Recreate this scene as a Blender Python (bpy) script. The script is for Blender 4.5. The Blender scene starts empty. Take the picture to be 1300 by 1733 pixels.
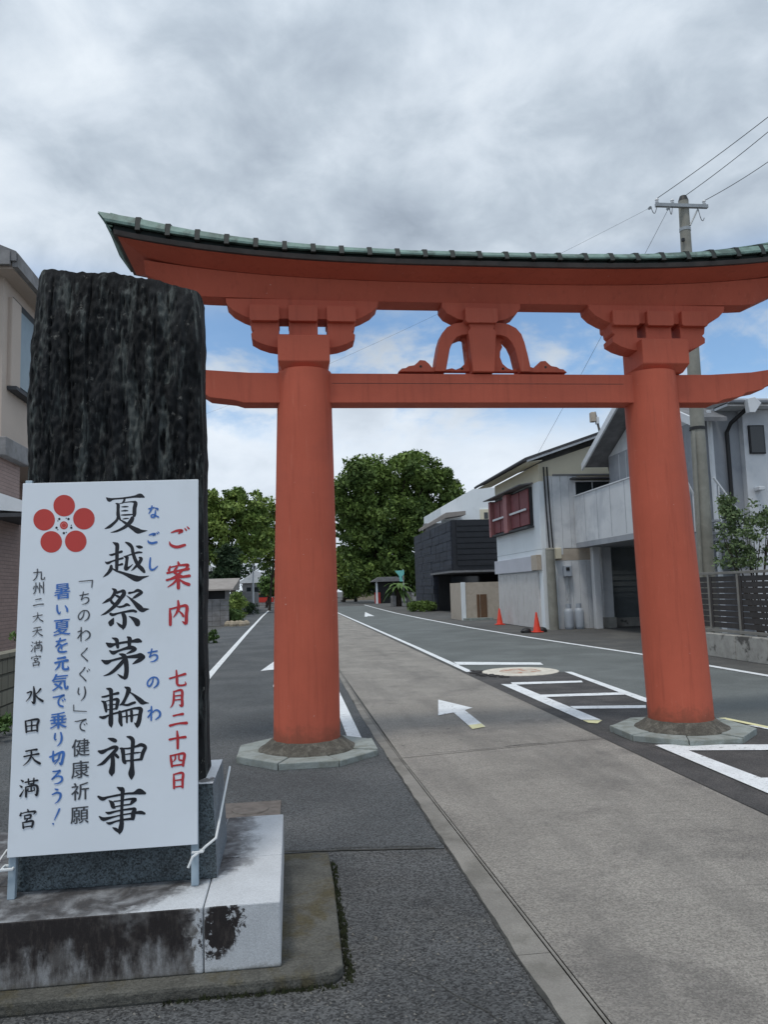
import bpy, bmesh, math, random
import numpy as np
from mathutils import Vector, noise
random.seed(7); rng = np.random.default_rng(7)
S = bpy.context.scene; COL = S.collection
R = math.radians

# ------------------------------------------------------------------ camera
PW, PH, FOC, EYE = 1300, 1733, 1301.0, 1.5
PITCH, ROLL, YAW = R(5.75), R(1.7), R(7.0)
cam_f = Vector((math.sin(YAW)*math.cos(PITCH), math.cos(YAW)*math.cos(PITCH), math.sin(PITCH)))
r0 = Vector((math.cos(YAW), -math.sin(YAW), 0)); u0 = r0.cross(cam_f)
cam_r = r0*math.cos(ROLL) - u0*math.sin(ROLL); cam_u = u0*math.cos(ROLL) + r0*math.sin(ROLL)
cd = bpy.data.cameras.new('camera'); cam = bpy.data.objects.new('camera', cd); COL.objects.link(cam)
from mathutils import Matrix
M3 = Matrix((cam_r, cam_u, -cam_f)).transposed()
cam.matrix_world = Matrix.Translation((0, 0, EYE)) @ M3.to_4x4()
cd.sensor_fit = 'VERTICAL'; cd.sensor_height = 36; cd.lens = FOC/PH*36; cd.clip_start = .05; cd.clip_end = 3000
S.camera = cam
S.render.resolution_x, S.render.resolution_y = 769, 1024

def ray(u, v): return cam_r*(u-PW/2) - cam_u*(v-PH/2) + cam_f*FOC      # measuring aids: where a sight line meets a real plane
def G(u, v, z=0.0): d = ray(u, v); return Vector((0, 0, EYE)) + d*((z-EYE)/d.z)
def PX(u, v, x): d = ray(u, v); return Vector((0, 0, EYE)) + d*(x/d.x)
def PY(u, v, y): d = ray(u, v); return Vector((0, 0, EYE)) + d*(y/d.y)

# ------------------------------------------------------------------ sky, sun, exposure
SUN_EL, SUN_AZ = R(70), R(215)          # azimuth clockwise from +Y
w = bpy.data.worlds.new('World'); S.world = w; w.use_nodes = True
nt = w.node_tree; nt.nodes.clear()
def N(t, tree=None, **k):
    n = (tree or nt).nodes.new(t)
    for a, b in k.items(): setattr(n, a, b)
    return n
L = nt.links.new
def math_n(op, a, b=None, c=None, tree=None, clamp=False):
    tr = tree or nt; n = tr.nodes.new('ShaderNodeMath'); n.operation = op; n.use_clamp = clamp
    for i, q in enumerate((a, b, c)):
        if q is None: continue
        if isinstance(q, (int, float)): n.inputs[i].default_value = q
        else: tr.links.new(q, n.inputs[i])
    return n.outputs[0]
def maprange(v, a, b, c=0., d=1., tree=None, smooth=True):
    tr = tree or nt; n = tr.nodes.new('ShaderNodeMapRange'); n.interpolation_type = 'SMOOTHSTEP' if smooth else 'LINEAR'
    tr.links.new(v, n.inputs[0])
    for i, q in zip((1, 2, 3, 4), (a, b, c, d)): n.inputs[i].default_value = q
    return n.outputs[0]
def noise_n(vec, scale, detail=5, rough=.55, dist=0., tree=None, dim='3D'):
    tr = tree or nt; n = tr.nodes.new('ShaderNodeTexNoise'); n.noise_dimensions = dim
    if vec is not None: tr.links.new(vec, n.inputs['Vector'])
    n.inputs['Scale'].default_value = scale; n.inputs['Detail'].default_value = detail
    n.inputs['Roughness'].default_value = rough; n.inputs['Distortion'].default_value = dist
    return n.outputs['Fac']
def mixc(f, a, b, tree=None, mode='MIX'):
    tr = tree or nt; n = tr.nodes.new('ShaderNodeMix'); n.data_type = 'RGBA'; n.blend_type = mode
    for i, q in ((0, f), (6, a), (7, b)):
        if isinstance(q, (int, float)): n.inputs[i].default_value = q
        elif isinstance(q, tuple): n.inputs[i].default_value = (*q, 1) if len(q) == 3 else q
        else: tr.links.new(q, n.inputs[i])
    return n.outputs[2]
sky = N('ShaderNodeTexSky', sky_type='NISHITA', sun_disc=False, sun_elevation=SUN_EL, sun_rotation=SUN_AZ)
tc = N('ShaderNodeTexCoord'); sep = N('ShaderNodeSeparateXYZ'); L(tc.outputs['Generated'], sep.inputs[0])
zz = math_n('ADD', math_n('MAXIMUM', sep.outputs[2], 0.0), 0.42)
px = math_n('DIVIDE', sep.outputs[0], zz); py = math_n('DIVIDE', sep.outputs[1], zz)
cmb = N('ShaderNodeCombineXYZ'); L(px, cmb.inputs[0]); L(py, cmb.inputs[1]); cmb.inputs[2].default_value = 3.7
P2 = cmb.outputs[0]
n1 = noise_n(P2, 2.3, 10, .50, .15); n2 = noise_n(P2, 7.5, 9, .56, .25); n3 = noise_n(P2, 1.05, 3, .5, .2)
cl = math_n('ADD', math_n('MULTIPLY', n1, .58), math_n('MULTIPLY', n2, .42))
cl = math_n('ADD', cl, math_n('MULTIPLY', math_n('SUBTRACT', n3, .5), .42))
cr = N('ShaderNodeValToRGB'); L(cl, cr.inputs[0])
e = cr.color_ramp.elements
e[0].position = .34; e[0].color = (.31, .37, .45, 1); e[1].position = .70; e[1].color = (.86, .93, 1.0, 1)
for p_, c_ in ((.42, (.41, .48, .57, 1)), (.50, (.52, .60, .69, 1)), (.58, (.67, .75, .84, 1))):
    q = e.new(p_); q.color = c_
# brighter, thinner cloud low down where the layer breaks up
low = maprange(sep.outputs[2], .46, .10, 0, 1)
cloud = mixc(math_n('MULTIPLY', low, .60), cr.outputs[0], (.82, .90, 1.0))
n4 = noise_n(P2, 1.3, 7, .6, .8); band = math_n('MULTIPLY', maprange(sep.outputs[2], .41, .33, 0, 1), maprange(sep.outputs[2], .16, .25, 0, 1))
gap = math_n('MULTIPLY', maprange(math_n('ADD', n4, math_n('MULTIPLY', math_n('SUBTRACT', n2, .5), .55)), .38, .56, 0, 1), band)
bg1 = N('ShaderNodeBackground'); L(cloud, bg1.inputs[0]); L(maprange(sep.outputs[2], .55, 1.0, 1.0, 1.6), bg1.inputs[1])   # overcast layer is brightest overhead
bg2 = N('ShaderNodeBackground'); L(mixc(1.0, sky.outputs[0], (.70, .98, 1.15), mode='MULTIPLY'), bg2.inputs[0]); bg2.inputs[1].default_value = .14
ms = N('ShaderNodeMixShader'); L(math_n('MULTIPLY', gap, .85), ms.inputs[0]); L(bg1.outputs[0], ms.inputs[1]); L(bg2.outputs[0], ms.inputs[2])
wo = N('ShaderNodeOutputWorld'); L(ms.outputs[0], wo.inputs[0])
sd = bpy.data.lights.new('sun', 'SUN'); sd.energy = 1.5; sd.angle = R(10); sd.color = (1, .95, .88)
sun = bpy.data.objects.new('sun', sd); COL.objects.link(sun)
sdir = Vector((math.sin(SUN_AZ)*math.cos(SUN_EL), math.cos(SUN_AZ)*math.cos(SUN_EL), math.sin(SUN_EL)))
sun.rotation_euler = (-sdir).to_track_quat('-Z', 'Y').to_euler(); sun.location = sdir*50
S.view_settings.view_transform = 'Standard'; S.view_settings.look = 'None'
S.view_settings.exposure = 0; S.view_settings.gamma = 1; S.view_settings.use_curve_mapping = False

# ------------------------------------------------------------------ materials
MATS = {}
def mat(name, col, rough=.7, var=.12, scale=3., col2=None, amt=0., sc2=1., lo=.45, hi=.65, bump=.0, bsc=40., metal=0.,
        speck=0., spsc=400., stretch=(1, 1, 1), spec=.5, fine=0.):
    """base colour, broad value variation, patches of a second colour (dirt, moss), aggregate specks and relief; object space in metres"""
    m = bpy.data.materials.new(name); m.use_nodes = True; t = m.node_tree; b = t.nodes['Principled BSDF']
    g = t.nodes.new('ShaderNodeNewGeometry'); mp = t.nodes.new('ShaderNodeMapping'); t.links.new(g.outputs['Position'], mp.inputs[0])
    mp.inputs['Scale'].default_value = stretch; V = mp.outputs[0]
    f = maprange(noise_n(V, scale, 6, .6, 0, t), .3, .7, 1-var, 1+var, t)
    hsv = t.nodes.new('ShaderNodeHueSaturation'); hsv.inputs['Color'].default_value = (*col, 1); t.links.new(f, hsv.inputs['Value'])
    c = hsv.outputs[0]
    if col2:
        k = maprange(noise_n(V, sc2, 8, .62, .3, t), lo, hi, 0, amt, t); c = mixc(k, c, col2, t)
    if speck:
        vn = t.nodes.new('ShaderNodeTexVoronoi'); vn.inputs['Scale'].default_value = spsc; t.links.new(V, vn.inputs['Vector'])
        sx = t.nodes.new('ShaderNodeSeparateColor'); t.links.new(vn.outputs['Color'], sx.inputs[0])
        k = maprange(sx.outputs[0], 0, 1, 1-speck, 1+speck, t, False)
        h2 = t.nodes.new('ShaderNodeHueSaturation'); t.links.new(c, h2.inputs['Color']); t.links.new(k, h2.inputs['Value']); c = h2.outputs[0]
    t.links.new(c, b.inputs['Base Color']); b.inputs['Roughness'].default_value = rough; b.inputs['Metallic'].default_value = metal
    b.inputs['Specular IOR Level'].default_value = spec
    if bump:
        bn = t.nodes.new('ShaderNodeBump'); bn.inputs['Strength'].default_value = bump; bn.inputs['Distance'].default_value = .01
        t.links.new(noise_n(V, bsc, 5, .65, 0, t), bn.inputs['Height']); t.links.new(bn.outputs[0], b.inputs['Normal'])
    MATS[name] = m; return m
M = {}
def D(name, *a, **k): M[name] = mat(name, *a, **k)
D('ground', (.075, .074, .071), .9, .15, .5, (.13, .125, .11), .5, .8, bump=.5, bsc=60, speck=.3, spsc=150)
D('asphalt_near', (.074, .076, .077), .9, .22, 1.3, (.095, .093, .088), .5, 2.5, bump=1, bsc=130, speck=.75, spsc=125)
D('asphalt_left', (.078, .083, .086), .88, .16, .9, (.11, .112, .112), .5, .9, bump=.9, bsc=130, speck=.6, spsc=130)
D('asphalt_right', (.112, .122, .118), .88, .13, .5, (.17, .185, .18), .5, .8, bump=.5, bsc=120, speck=.28, spsc=140)
D('asphalt_island', (.062, .059, .058), .9, .2, 1.5, (.11, .10, .095), .4, 3, bump=.8, bsc=130, speck=.4, spsc=140)
D('concrete_edge', (.225, .212, .19), .88, .16, 2, (.13, .122, .105), .7, 3, bump=.5, bsc=90, speck=.12, spsc=250)
D('joint', (.045, .045, .04), .95, .3, 20)
D('groove', (.10, .095, .085), .95, .3, 20)
D('paint', (.74, .76, .77), .65, .08, 4, (.30, .30, .29), .8, 16, .55, .68, bump=.5, bsc=150, speck=.12, spsc=140)
D('paint_yellow', (.72, .68, .38), .6, .1, 6, (.4, .38, .28), .5, 12, .5, .7)
D('red', (.54, .128, .078), .6, .06, 1.6, (.46, .115, .075), .5, 1.1, .48, .66, bump=.15, bsc=25, spec=.12)
D('copper', (.15, .245, .21), .6, .22, 7, (.05, .085, .07), .85, 5, .46, .62, bump=.2)
D('copper_dark_shade', (.009, .014, .012), .7, .25, 9)  # near-black seams and core; shadow gaps between the sheets are painted in
D('fascia', (.085, .07, .062), .8, .2, 8, (.06, .06, .055), .5, 6)
D('stone_plinth', (.27, .30, .285), .8, .12, 5, (.17, .18, .15), .6, 7, .45, .62, bump=.6, bsc=40, speck=.12, spsc=260)
D('collar', (.085, .078, .064), .95, .22, 10, (.20, .19, .16), .5, 14, bump=1, bsc=70, speck=.3, spsc=160)
D('board', (.74, .79, .84), .45, .03, 1.5, (.62, .66, .68), .35, 2.2, .5, .7, spec=.4)
D('ink', (.008, .010, .016), .6, .0)
D('ink_thin', (.05, .055, .065), .6, .0)
D('ink_red', (.46, .028, .035), .55, .04)
D('ink_blue', (.05, .16, .48), .55, .12, 25)
D('crest_red', (.50, .045, .035), .5, .05)
D('post_grey', (.34, .42, .48), .5, .06, 8, metal=.1)
D('rope', (.68, .70, .70), .9, .1)
D('moss', (.028, .034, .012), 1, .4, 30)
D('siding_grey', (.64, .655, .67), .75, .05, .8, (.30, .33, .37), .4, 1.0)
D('siding_dark', (.33, .345, .37), .75, .06, .8, (.17, .19, .22), .4, 1.0)
D('wall_white', (.76, .80, .82), .8, .03, 1, (.55, .56, .55), .35, 2.5, .56, .72, bump=.2, bsc=60, stretch=(1, 1, .35))
D('wall_cream', (.66, .61, .47), .8, .05, 1)
D('wall_pinkish', (.50, .42, .355), .8, .04, 1.5)
D('roof_dark', (.05, .05, .055), .7, .2, 3)
D('roof_grey', (.17, .17, .175), .7, .2, 3)
D('shutter_red', (.20, .045, .05), .6, .12, 4)
D('panel_lilac', (.52, .53, .58), .6, .04, 2)
D('shutter_light', (.58, .565, .55), .6, .05, 2, (.40, .38, .36), .4, 2)
D('shutter_dark', (.15, .17, .175), .6, .08, 3)
D('pole_concrete', (.26, .255, .22), .85, .12, 3, (.18, .175, .15), .5, 2, bump=.2)
D('brown_metal', (.20, .19, .17), .6, .1, 5)
D('slat', (.035, .029, .027), .6, .25, 12)
D('block_weathered', (.36, .35, .32), .9, .14, 5, (.06, .055, .05), .85, 3.2, .54, .66, bump=.6, bsc=30, speck=.1)
D('cone', (.70, .055, .025), .5, .08, 10)
D('black', (.012, .012, .013), .6, .2)
D('black_wall', (.012, .013, .017), .5, .25, 4)
D('wood', (.12, .062, .03), .7, .2, 6, stretch=(4, 4, .6))
D('glass', (.02, .026, .03), .08, .1, spec=.6)
D('cyl_grey', (.38, .42, .47), .5, .06)
D('white_metal', (.66, .68, .70), .45, .05)
D('galv', (.33, .35, .36), .5, .1, metal=.4)
D('bark', (.055, .042, .032), .95, .3, 6, bump=.8, bsc=12)
D('gate_wall', (.25, .245, .245), .9, .14, 4, (.15, .14, .13), .5, 3)
D('gate_roof', (.27, .245, .225), .9, .1, 3)
D('teal', (.18, .55, .52), .6, .1)
D('beige', (.45, .39, .32), .85, .1, 2, (.3, .25, .2), .5, 2)
D('car_red', (.55, .05, .035), .3, .03)
D('car_dark', (.03, .032, .035), .3, .1)
D('rubber', (.02, .02, .02), .8, .1)
D('tan_wall', (.32, .27, .2), .85, .12, 2)
D('rust', (.115, .10, .09), .85, .2, 15, (.17, .16, .145), .5, 20)

def tweak(name):
    m = M[name]; t = m.node_tree; return m, t, t.nodes['Principled BSDF']
def src(b): return b.inputs['Base Color'].links[0].from_socket
# concrete carriageway: tan aggregate, transverse scrape marks, darker tyre-worn patches
m = mat('concrete', (.27, .25, .222), .88, .14, .8, (.165, .152, .138), .75, 1.1, .50, .66, bump=1, bsc=110, speck=.32, spsc=130); M['concrete'] = m
t = m.node_tree; b = t.nodes['Principled BSDF']; c0 = src(b)
g = t.nodes.new('ShaderNodeNewGeometry'); mp = t.nodes.new('ShaderNodeMapping'); t.links.new(g.outputs['Position'], mp.inputs[0]); mp.inputs['Scale'].default_value = (1.2, 9, 1)
k = maprange(noise_n(mp.outputs[0], 3.0, 8, .7, .6, t), .52, .72, 0, .5, t)
c1 = mixc(k, c0, (.13, .118, .108), t)
k2 = maprange(noise_n(g.outputs['Position'], 260, 2, .6, 0, t), .62, .7, 0, .5, t)
c1 = mixc(k2, c1, (.48, .46, .43), t)
mp2 = t.nodes.new('ShaderNodeMapping'); t.links.new(g.outputs['Position'], mp2.inputs[0]); mp2.inputs['Scale'].default_value = (1.6, .22, 1)
c1 = mixc(maprange(noise_n(mp2.outputs[0], 1.7, 5, .6, .3, t), .45, .68, 0, .42, t), c1, (.15, .14, .128), t)
c1 = mixc(maprange(noise_n(g.outputs['Position'], 6.5, 3, .5, 0, t), .70, .76, 0, .6, t), c1, (.09, .085, .08), t)
t.links.new(c1, b.inputs['Base Color'])
m = M['red']; t = m.node_tree; b = t.nodes['Principled BSDF']; c0 = src(b)
g = t.nodes.new('ShaderNodeNewGeometry'); mp = t.nodes.new('ShaderNodeMapping'); t.links.new(g.outputs['Position'], mp.inputs[0]); mp.inputs['Scale'].default_value = (1, 1, .07)
k = maprange(noise_n(mp.outputs[0], 16, 6, .65, .2, t), .50, .72, 0, .38, t); c1 = mixc(k, c0, (.36, .085, .055), t)
k = maprange(noise_n(mp.outputs[0], 34, 5, .6, .1, t), .60, .75, 0, .28, t); c1 = mixc(k, c1, (.66, .24, .16), t)
sx = t.nodes.new('ShaderNodeSeparateXYZ'); t.links.new(g.outputs['Position'], sx.inputs[0])
zz_ = math_n('ADD', sx.outputs[2], math_n('MULTIPLY', math_n('SUBTRACT', noise_n(g.outputs['Position'], 9, 6, .7, .4, t), .5, None, t), .45, None, t), None, t)
c1 = mixc(maprange(zz_, .34, .14, 0, .55, t), c1, (.16, .075, .05), t)
vz = maprange(noise_n(g.outputs['Position'], 30, 4, .6, 0, t), .725, .74, 0, .8, t); c1 = mixc(vz, c1, (.60, .42, .36), t)
t.links.new(c1, b.inputs['Base Color'])
# light granite with black lichen streaks
def granite(name, base, dark, side=False):
    m = mat(name, base, .7, .05, 6, bump=.15, bsc=120, speck=.14, spsc=320); t = m.node_tree; b = t.nodes['Principled BSDF']; c0 = src(b)
    g = t.nodes.new('ShaderNodeNewGeometry'); sx = t.nodes.new('ShaderNodeSeparateXYZ'); t.links.new(g.outputs['Position'], sx.inputs[0])
    nx = t.nodes.new('ShaderNodeSeparateXYZ'); t.links.new(g.outputs['Normal'], nx.inputs[0])
    mp = t.nodes.new('ShaderNodeMapping'); t.links.new(g.outputs['Position'], mp.inputs[0]); mp.inputs['Scale'].default_value = (1, .35, .3)
    nn = noise_n(mp.outputs[0], 22, 7, .65, .2, t); nb = noise_n(g.outputs['Position'], 7, 7, .65, .4, t)
    # front face: hangs from the upper edge, from the left end to a ragged right limit, one more patch beyond the joint
    jag = math_n('MULTIPLY', math_n('SUBTRACT', noise_n(g.outputs['Position'], 26, 6, .7, .5, t), .5, None, t), .20, None, t)
    dx = math_n('ADD', math_n('ADD', sx.outputs[0], math_n('MULTIPLY', math_n('SUBTRACT', nn, .5, None, t), .10, None, t), None, t), jag, None, t)
    left = maprange(dx, -.43, -.385, 1, 0, t)
    ux = math_n('DIVIDE', math_n('ADD', dx, .297, None, t), .062, None, t); uz = math_n('DIVIDE', math_n('SUBTRACT', math_n('ADD', sx.outputs[2], jag, None, t), .215, None, t), .105, None, t)
    blob = maprange(math_n('ADD', math_n('MULTIPLY', ux, ux, None, t), math_n('MULTIPLY', uz, uz, None, t), None, t), .75, 1.35, 1, 0, t)
    zed = math_n('ADD', math_n('ADD', sx.outputs[2], math_n('MULTIPLY', math_n('SUBTRACT', nn, .5, None, t), .42, None, t), None, t), jag, None, t)
    hang = maprange(zed, .03, .19, .3, 1, t)
    patch = maprange(noise_n(g.outputs['Position'], 9, 4, .6, 0, t), .33, .52, .6, 1, t)
    fr = math_n('MAXIMUM', math_n('MULTIPLY', math_n('MULTIPLY', left, hang, None, t), patch, None, t), blob, None, t)
    fr = math_n('MULTIPLY', fr, maprange(nx.outputs[1], -.5, -.9, 0, 1, t), None, t)
    # upper face: dirt spreading from the foot of the block above, thin towards the free corner
    lim = math_n('MINIMUM', math_n('ADD', math_n('MULTIPLY', math_n('SUBTRACT', sx.outputs[1], 3.2, None, t), .95, None, t), -.62, None, t), -.235, None, t)
    ex = math_n('ADD', sx.outputs[0], math_n('MULTIPLY', math_n('SUBTRACT', nb, .5, None, t), .34, None, t), None, t)
    tp = maprange(math_n('ADD', math_n('SUBTRACT', ex, lim, None, t), jag, None, t), -.06, .07, 1, 0, t)
    tp = math_n('MULTIPLY', tp, maprange(nb, .3, .6, .55, 1, t), None, t)
    tp = math_n('MULTIPLY', tp, maprange(nx.outputs[2], .5, .9, 0, .92, t), None, t)
    k = math_n('MAXIMUM', fr, tp, None, t, True)
    dk = mixc(maprange(noise_n(mp.outputs[0], 45, 5, .7, 0, t), .45, .75, 0, 1, t), (.014, .010, .010), dark, t)
    tint = math_n('MULTIPLY', math_n('MULTIPLY', maprange(dx, -.40, -.37, 1, 0, t), maprange(nx.outputs[1], -.5, -.9, 0, 1, t), None, t), maprange(nn, .25, .6, .35, .85, t), None, t)
    cbase = mixc(tint, c0, (.13, .115, .10), t)
    edge = maprange(math_n('ADD', sx.outputs[2], math_n('MULTIPLY', jag, .35, None, t), None, t), .075, .055, 0, .6, t)
    cbase = mixc(edge, cbase, (.10, .095, .07), t)
    t.links.new(mixc(k, cbase, dk, t), b.inputs['Base Color']); M[name] = m
granite('granite_light', (.50, .52, .54), (.055, .045, .04))
D('granite_lit_top', (.72, .74, .76), .75, .06, 8, (.06, .05, .045), .8, 6, .57, .62, bump=.1, speck=.08, spsc=320)  # upper face of the block; overhead light put into its pale colour
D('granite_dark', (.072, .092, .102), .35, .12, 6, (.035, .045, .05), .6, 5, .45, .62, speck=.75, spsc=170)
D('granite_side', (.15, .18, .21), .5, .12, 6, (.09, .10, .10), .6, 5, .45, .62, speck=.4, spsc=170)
D('foundation', (.092, .090, .078), .95, .25, 6, (.07, .058, .026), .8, 3.5, .5, .62, bump=1, bsc=50, speck=.25, spsc=130)
# black weathered standing stone
m = mat('rock', (.016, .017, .018), .85, .5, 7, (.095, .105, .10), .9, 17, .50, .64, bump=1, bsc=60, stretch=(1, 1, .16), spec=.2); M['rock'] = m
t = m.node_tree; b = t.nodes['Principled BSDF']; c0 = src(b); g = t.nodes.new('ShaderNodeNewGeometry')
k = maprange(noise_n(g.outputs['Position'], 24, 4, .7, 0, t), .63, .70, 0, .8, t)
c1 = mixc(k, c0, (.16, .155, .14), t)
t.links.new(c1, b.inputs['Base Color'])
# small tiles (too fine to part at this distance): brick pattern
def tiles(name, c1, c2, cm, sx_, sz_, axis='yz', rough=.7, squash=1):
    m = bpy.data.materials.new(name); m.use_nodes = True; t = m.node_tree; b = t.nodes['Principled BSDF']
    g = t.nodes.new('ShaderNodeNewGeometry'); s = t.nodes.new('ShaderNodeSeparateXYZ'); t.links.new(g.outputs['Position'], s.inputs[0])
    cb = t.nodes.new('ShaderNodeCombineXYZ'); t.links.new(math_n('ADD', s.outputs[0], s.outputs[1], None, t), cb.inputs[0]); t.links.new(s.outputs[2], cb.inputs[1])
    br = t.nodes.new('ShaderNodeTexBrick'); t.links.new(cb.outputs[0], br.inputs['Vector']); br.inputs['Scale'].default_value = 1
    br.inputs['Brick Width'].default_value = sx_; br.inputs['Row Height'].default_value = sz_; br.inputs['Mortar Size'].default_value = sz_*.06
    for k, c in (('Color1', c1), ('Color2', c2), ('Mortar', cm)): br.inputs[k].default_value = (*c, 1)
    t.links.new(br.outputs['Color'], b.inputs['Base Color']); b.inputs['Roughness'].default_value = rough
    bn = t.nodes.new('ShaderNodeBump'); bn.inputs['Distance'].default_value = .004; bn.invert = True; t.links.new(br.outputs['Fac'], bn.inputs['Height']); t.links.new(bn.outputs[0], b.inputs['Normal'])
    M[name] = m
tiles('tile_pink', (.36, .25, .215), (.31, .215, .185), (.22, .17, .15), .2, .07)
tiles('tile_navy', (.030, .037, .055), (.018, .022, .034), (.008, .01, .014), 1.4, .28)
tiles('block_grey', (.25, .245, .24), (.20, .20, .195), (.12, .12, .11), .39, .19)
tiles('block_tan', (.22, .21, .16), (.17, .16, .12), (.08, .08, .06), .39, .19)
# foliage: value differs clump by clump
def leafmat(name, a, b_, sc=.8):
    m = bpy.data.materials.new(name); m.use_nodes = True; t = m.node_tree; b = t.nodes['Principled BSDF']
    g = t.nodes.new('ShaderNodeNewGeometry')
    k = maprange(noise_n(g.outputs['Position'], sc, 3, .5, 0, t), .35, .65, 0, 1, t)
    k2 = math_n('ADD', math_n('MULTIPLY', k, .65, None, t), math_n('MULTIPLY', g.outputs['Random Per Island'], .35, None, t), None, t)
    t.links.new(mixc(k2, a, b_, t), b.inputs['Base Color']); b.inputs['Roughness'].default_value = .65
    b.inputs['Specular IOR Level'].default_value = .3; M[name] = m
leafmat('leaf_camphor', (.04, .075, .018), (.16, .235, .05), .45)
leafmat('leaf_light', (.07, .125, .025), (.24, .32, .07), .9)
leafmat('leaf_dark', (.012, .030, .012), (.035, .065, .025), 1.2)
leafmat('leaf_mid', (.035, .075, .018), (.12, .2, .045), 1.5)
leafmat('leaf_hedge', (.05, .09, .015), (.13, .20, .04), 2.5)
leafmat('leaf_bush', (.05, .085, .03), (.20, .27, .12), 4)

# ------------------------------------------------------------------ mesh helpers
ORG = {}
class MB:
    def __init__(s): s.v = []; s.f = []
    def add(s, vs, fs):
        n = len(s.v); s.v += [tuple(p) for p in vs]; s.f += [tuple(i+n for i in q) for q in fs]; return s
    def box(s, x0, x1, y0, y1, z0, z1):
        return s.add([(x0,y0,z0),(x1,y0,z0),(x1,y1,z0),(x0,y1,z0),(x0,y0,z1),(x1,y0,z1),(x1,y1,z1),(x0,y1,z1)],
                     [(0,3,2,1),(4,5,6,7),(0,1,5,4),(1,2,6,5),(2,3,7,6),(3,0,4,7)])
    def hexa(s, p):  # 8 corners in box order
        return s.add(p, [(0,3,2,1),(4,5,6,7),(0,1,5,4),(1,2,6,5),(2,3,7,6),(3,0,4,7)])
    def prism(s, poly, a0, a1, axis='y', tri=True):
        P = (lambda p, a: (p[0], a, p[1])) if axis == 'y' else ((lambda p, a: (a, p[0], p[1])) if axis == 'x' else (lambda p, a: (p[0], p[1], a)))
        n = len(poly); vs = [P(p, a0) for p in poly] + [P(p, a1) for p in poly]
        fs = [tuple(range(n)), tuple(range(2*n-1, n-1, -1))] + [(i, i+n, (i+1) % n + n, (i+1) % n) for i in range(n)]
        return s.add(vs, fs)
    def loft(s, secs, caps=True, closed=True):
        n = len(secs[0]); vs = [p for q in secs for p in q]; fs = []
        for i in range(len(secs)-1):
            for j in range(n if closed else n-1):
                a = i*n+j; b = i*n+(j+1) % n; fs.append((a, b, b+n, a+n))
        if caps and closed: fs += [tuple(range(n-1, -1, -1)), tuple(range((len(secs)-1)*n, len(secs)*n))]
        return s.add(vs, fs)
    def tube(s, pts, r, n=10, caps=True):
        pts = [Vector(p) for p in pts]; rs = r if isinstance(r, (list, tuple)) else [r]*len(pts); secs = []
        for i, p in enumerate(pts):
            d = (pts[min(i+1, len(pts)-1)] - pts[max(i-1, 0)]).normalized()
            a = d.cross(Vector((0, 0, 1)) if abs(d.z) < .95 else Vector((0, 1, 0))).normalized(); b = d.cross(a)
            secs.append([p + (a*math.cos(2*math.pi*k/n) + b*math.sin(2*math.pi*k/n))*rs[i] for k in range(n)])
        return s.loft(secs, caps)
    def lathe(s, c, prof, n=24):
        secs = [[(c[0]+r*math.cos(2*math.pi*k/n), c[1]+r*math.sin(2*math.pi*k/n), z) for k in range(n)] for r, z in prof]
        return s.loft(secs)
    def sheet(s, poly, z): return s.add([(p[0], p[1], z) for p in poly], [tuple(range(len(poly)))])
def build(name, mb, material, parent=None, bevel=0., smooth=False, label=None, cat=None, group=None, kind=None, seg=2, angle=40):
    org = ORG.get(parent.name, Vector((0, 0, 0))) if parent else Vector((0, 0, 0))
    me = bpy.data.meshes.new(name); me.from_pydata([(a-org.x, b-org.y, c-org.z) for a, b, c in mb.v], [], mb.f)
    bm = bmesh.new(); bm.from_mesh(me); bmesh.ops.recalc_face_normals(bm, faces=bm.faces); bm.to_mesh(me); bm.free()
    for mm in (material if isinstance(material, list) else [material]): me.materials.append(M[mm] if isinstance(mm, str) else mm)
    o = bpy.data.objects.new(name, me); COL.objects.link(o)
    if parent: o.parent = parent; ORG[o.name] = org
    else: ORG[o.name] = Vector((0, 0, 0))
    if smooth: me.shade_smooth(); me.set_sharp_from_angle(angle=R(angle))
    if bevel:
        bv = o.modifiers.new('bevel', 'BEVEL'); bv.width = bevel; bv.segments = seg; bv.limit_method = 'ANGLE'; bv.angle_limit = R(35)
    if label: o['label'] = label
    if cat: o['category'] = cat
    if group: o['group'] = group
    if kind: o['kind'] = kind
    return o
def thing(name, label, cat, loc, group=None):
    o = bpy.data.objects.new(name, None); COL.objects.link(o); o.location = loc; ORG[o.name] = Vector(loc); o.empty_display_size = .2
    o['label'] = label; o['category'] = cat
    if group: o['group'] = group
    return o
def copy_tree(o, loc, label=None):
    c = o.copy(); COL.objects.link(c); c.location = loc
    if label: c['label'] = label
    for ch in list(o.children):
        d = ch.copy(); COL.objects.link(d); d.parent = c
        for g_ in list(ch.children): e_ = g_.copy(); COL.objects.link(e_); e_.parent = d
    return c
def struct(name, mb, m, **k): return build(name, mb, m, kind='structure', **k)

# ------------------------------------------------------------------ ground, road, markings
struct('ground', MB().sheet([(-600, -60), (600, -60), (600, 900), (-600, 900)], 0), 'ground')
def ragged(x, y0, y1, step, amp, seed):
    return [(x + amp*noise.noise(Vector((y*1.7, seed, 0))) + amp*.5*noise.noise(Vector((y*7, seed, 3))), y) for y in np.arange(y0, y1+step*.5, step)]
def ex(y): return .93-.0145*min(max(y, -2), 9)
def gx(y): return ex(y)+max(.07, .15-.012*(y-2.7)) if y < 9.4 else .87
EL = [(ex(y)+x-.835, y) for x, y in ragged(.835, -2, 12, .10, .013, 2.0)] + [(.80, 14), (.80, 74)]
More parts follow.
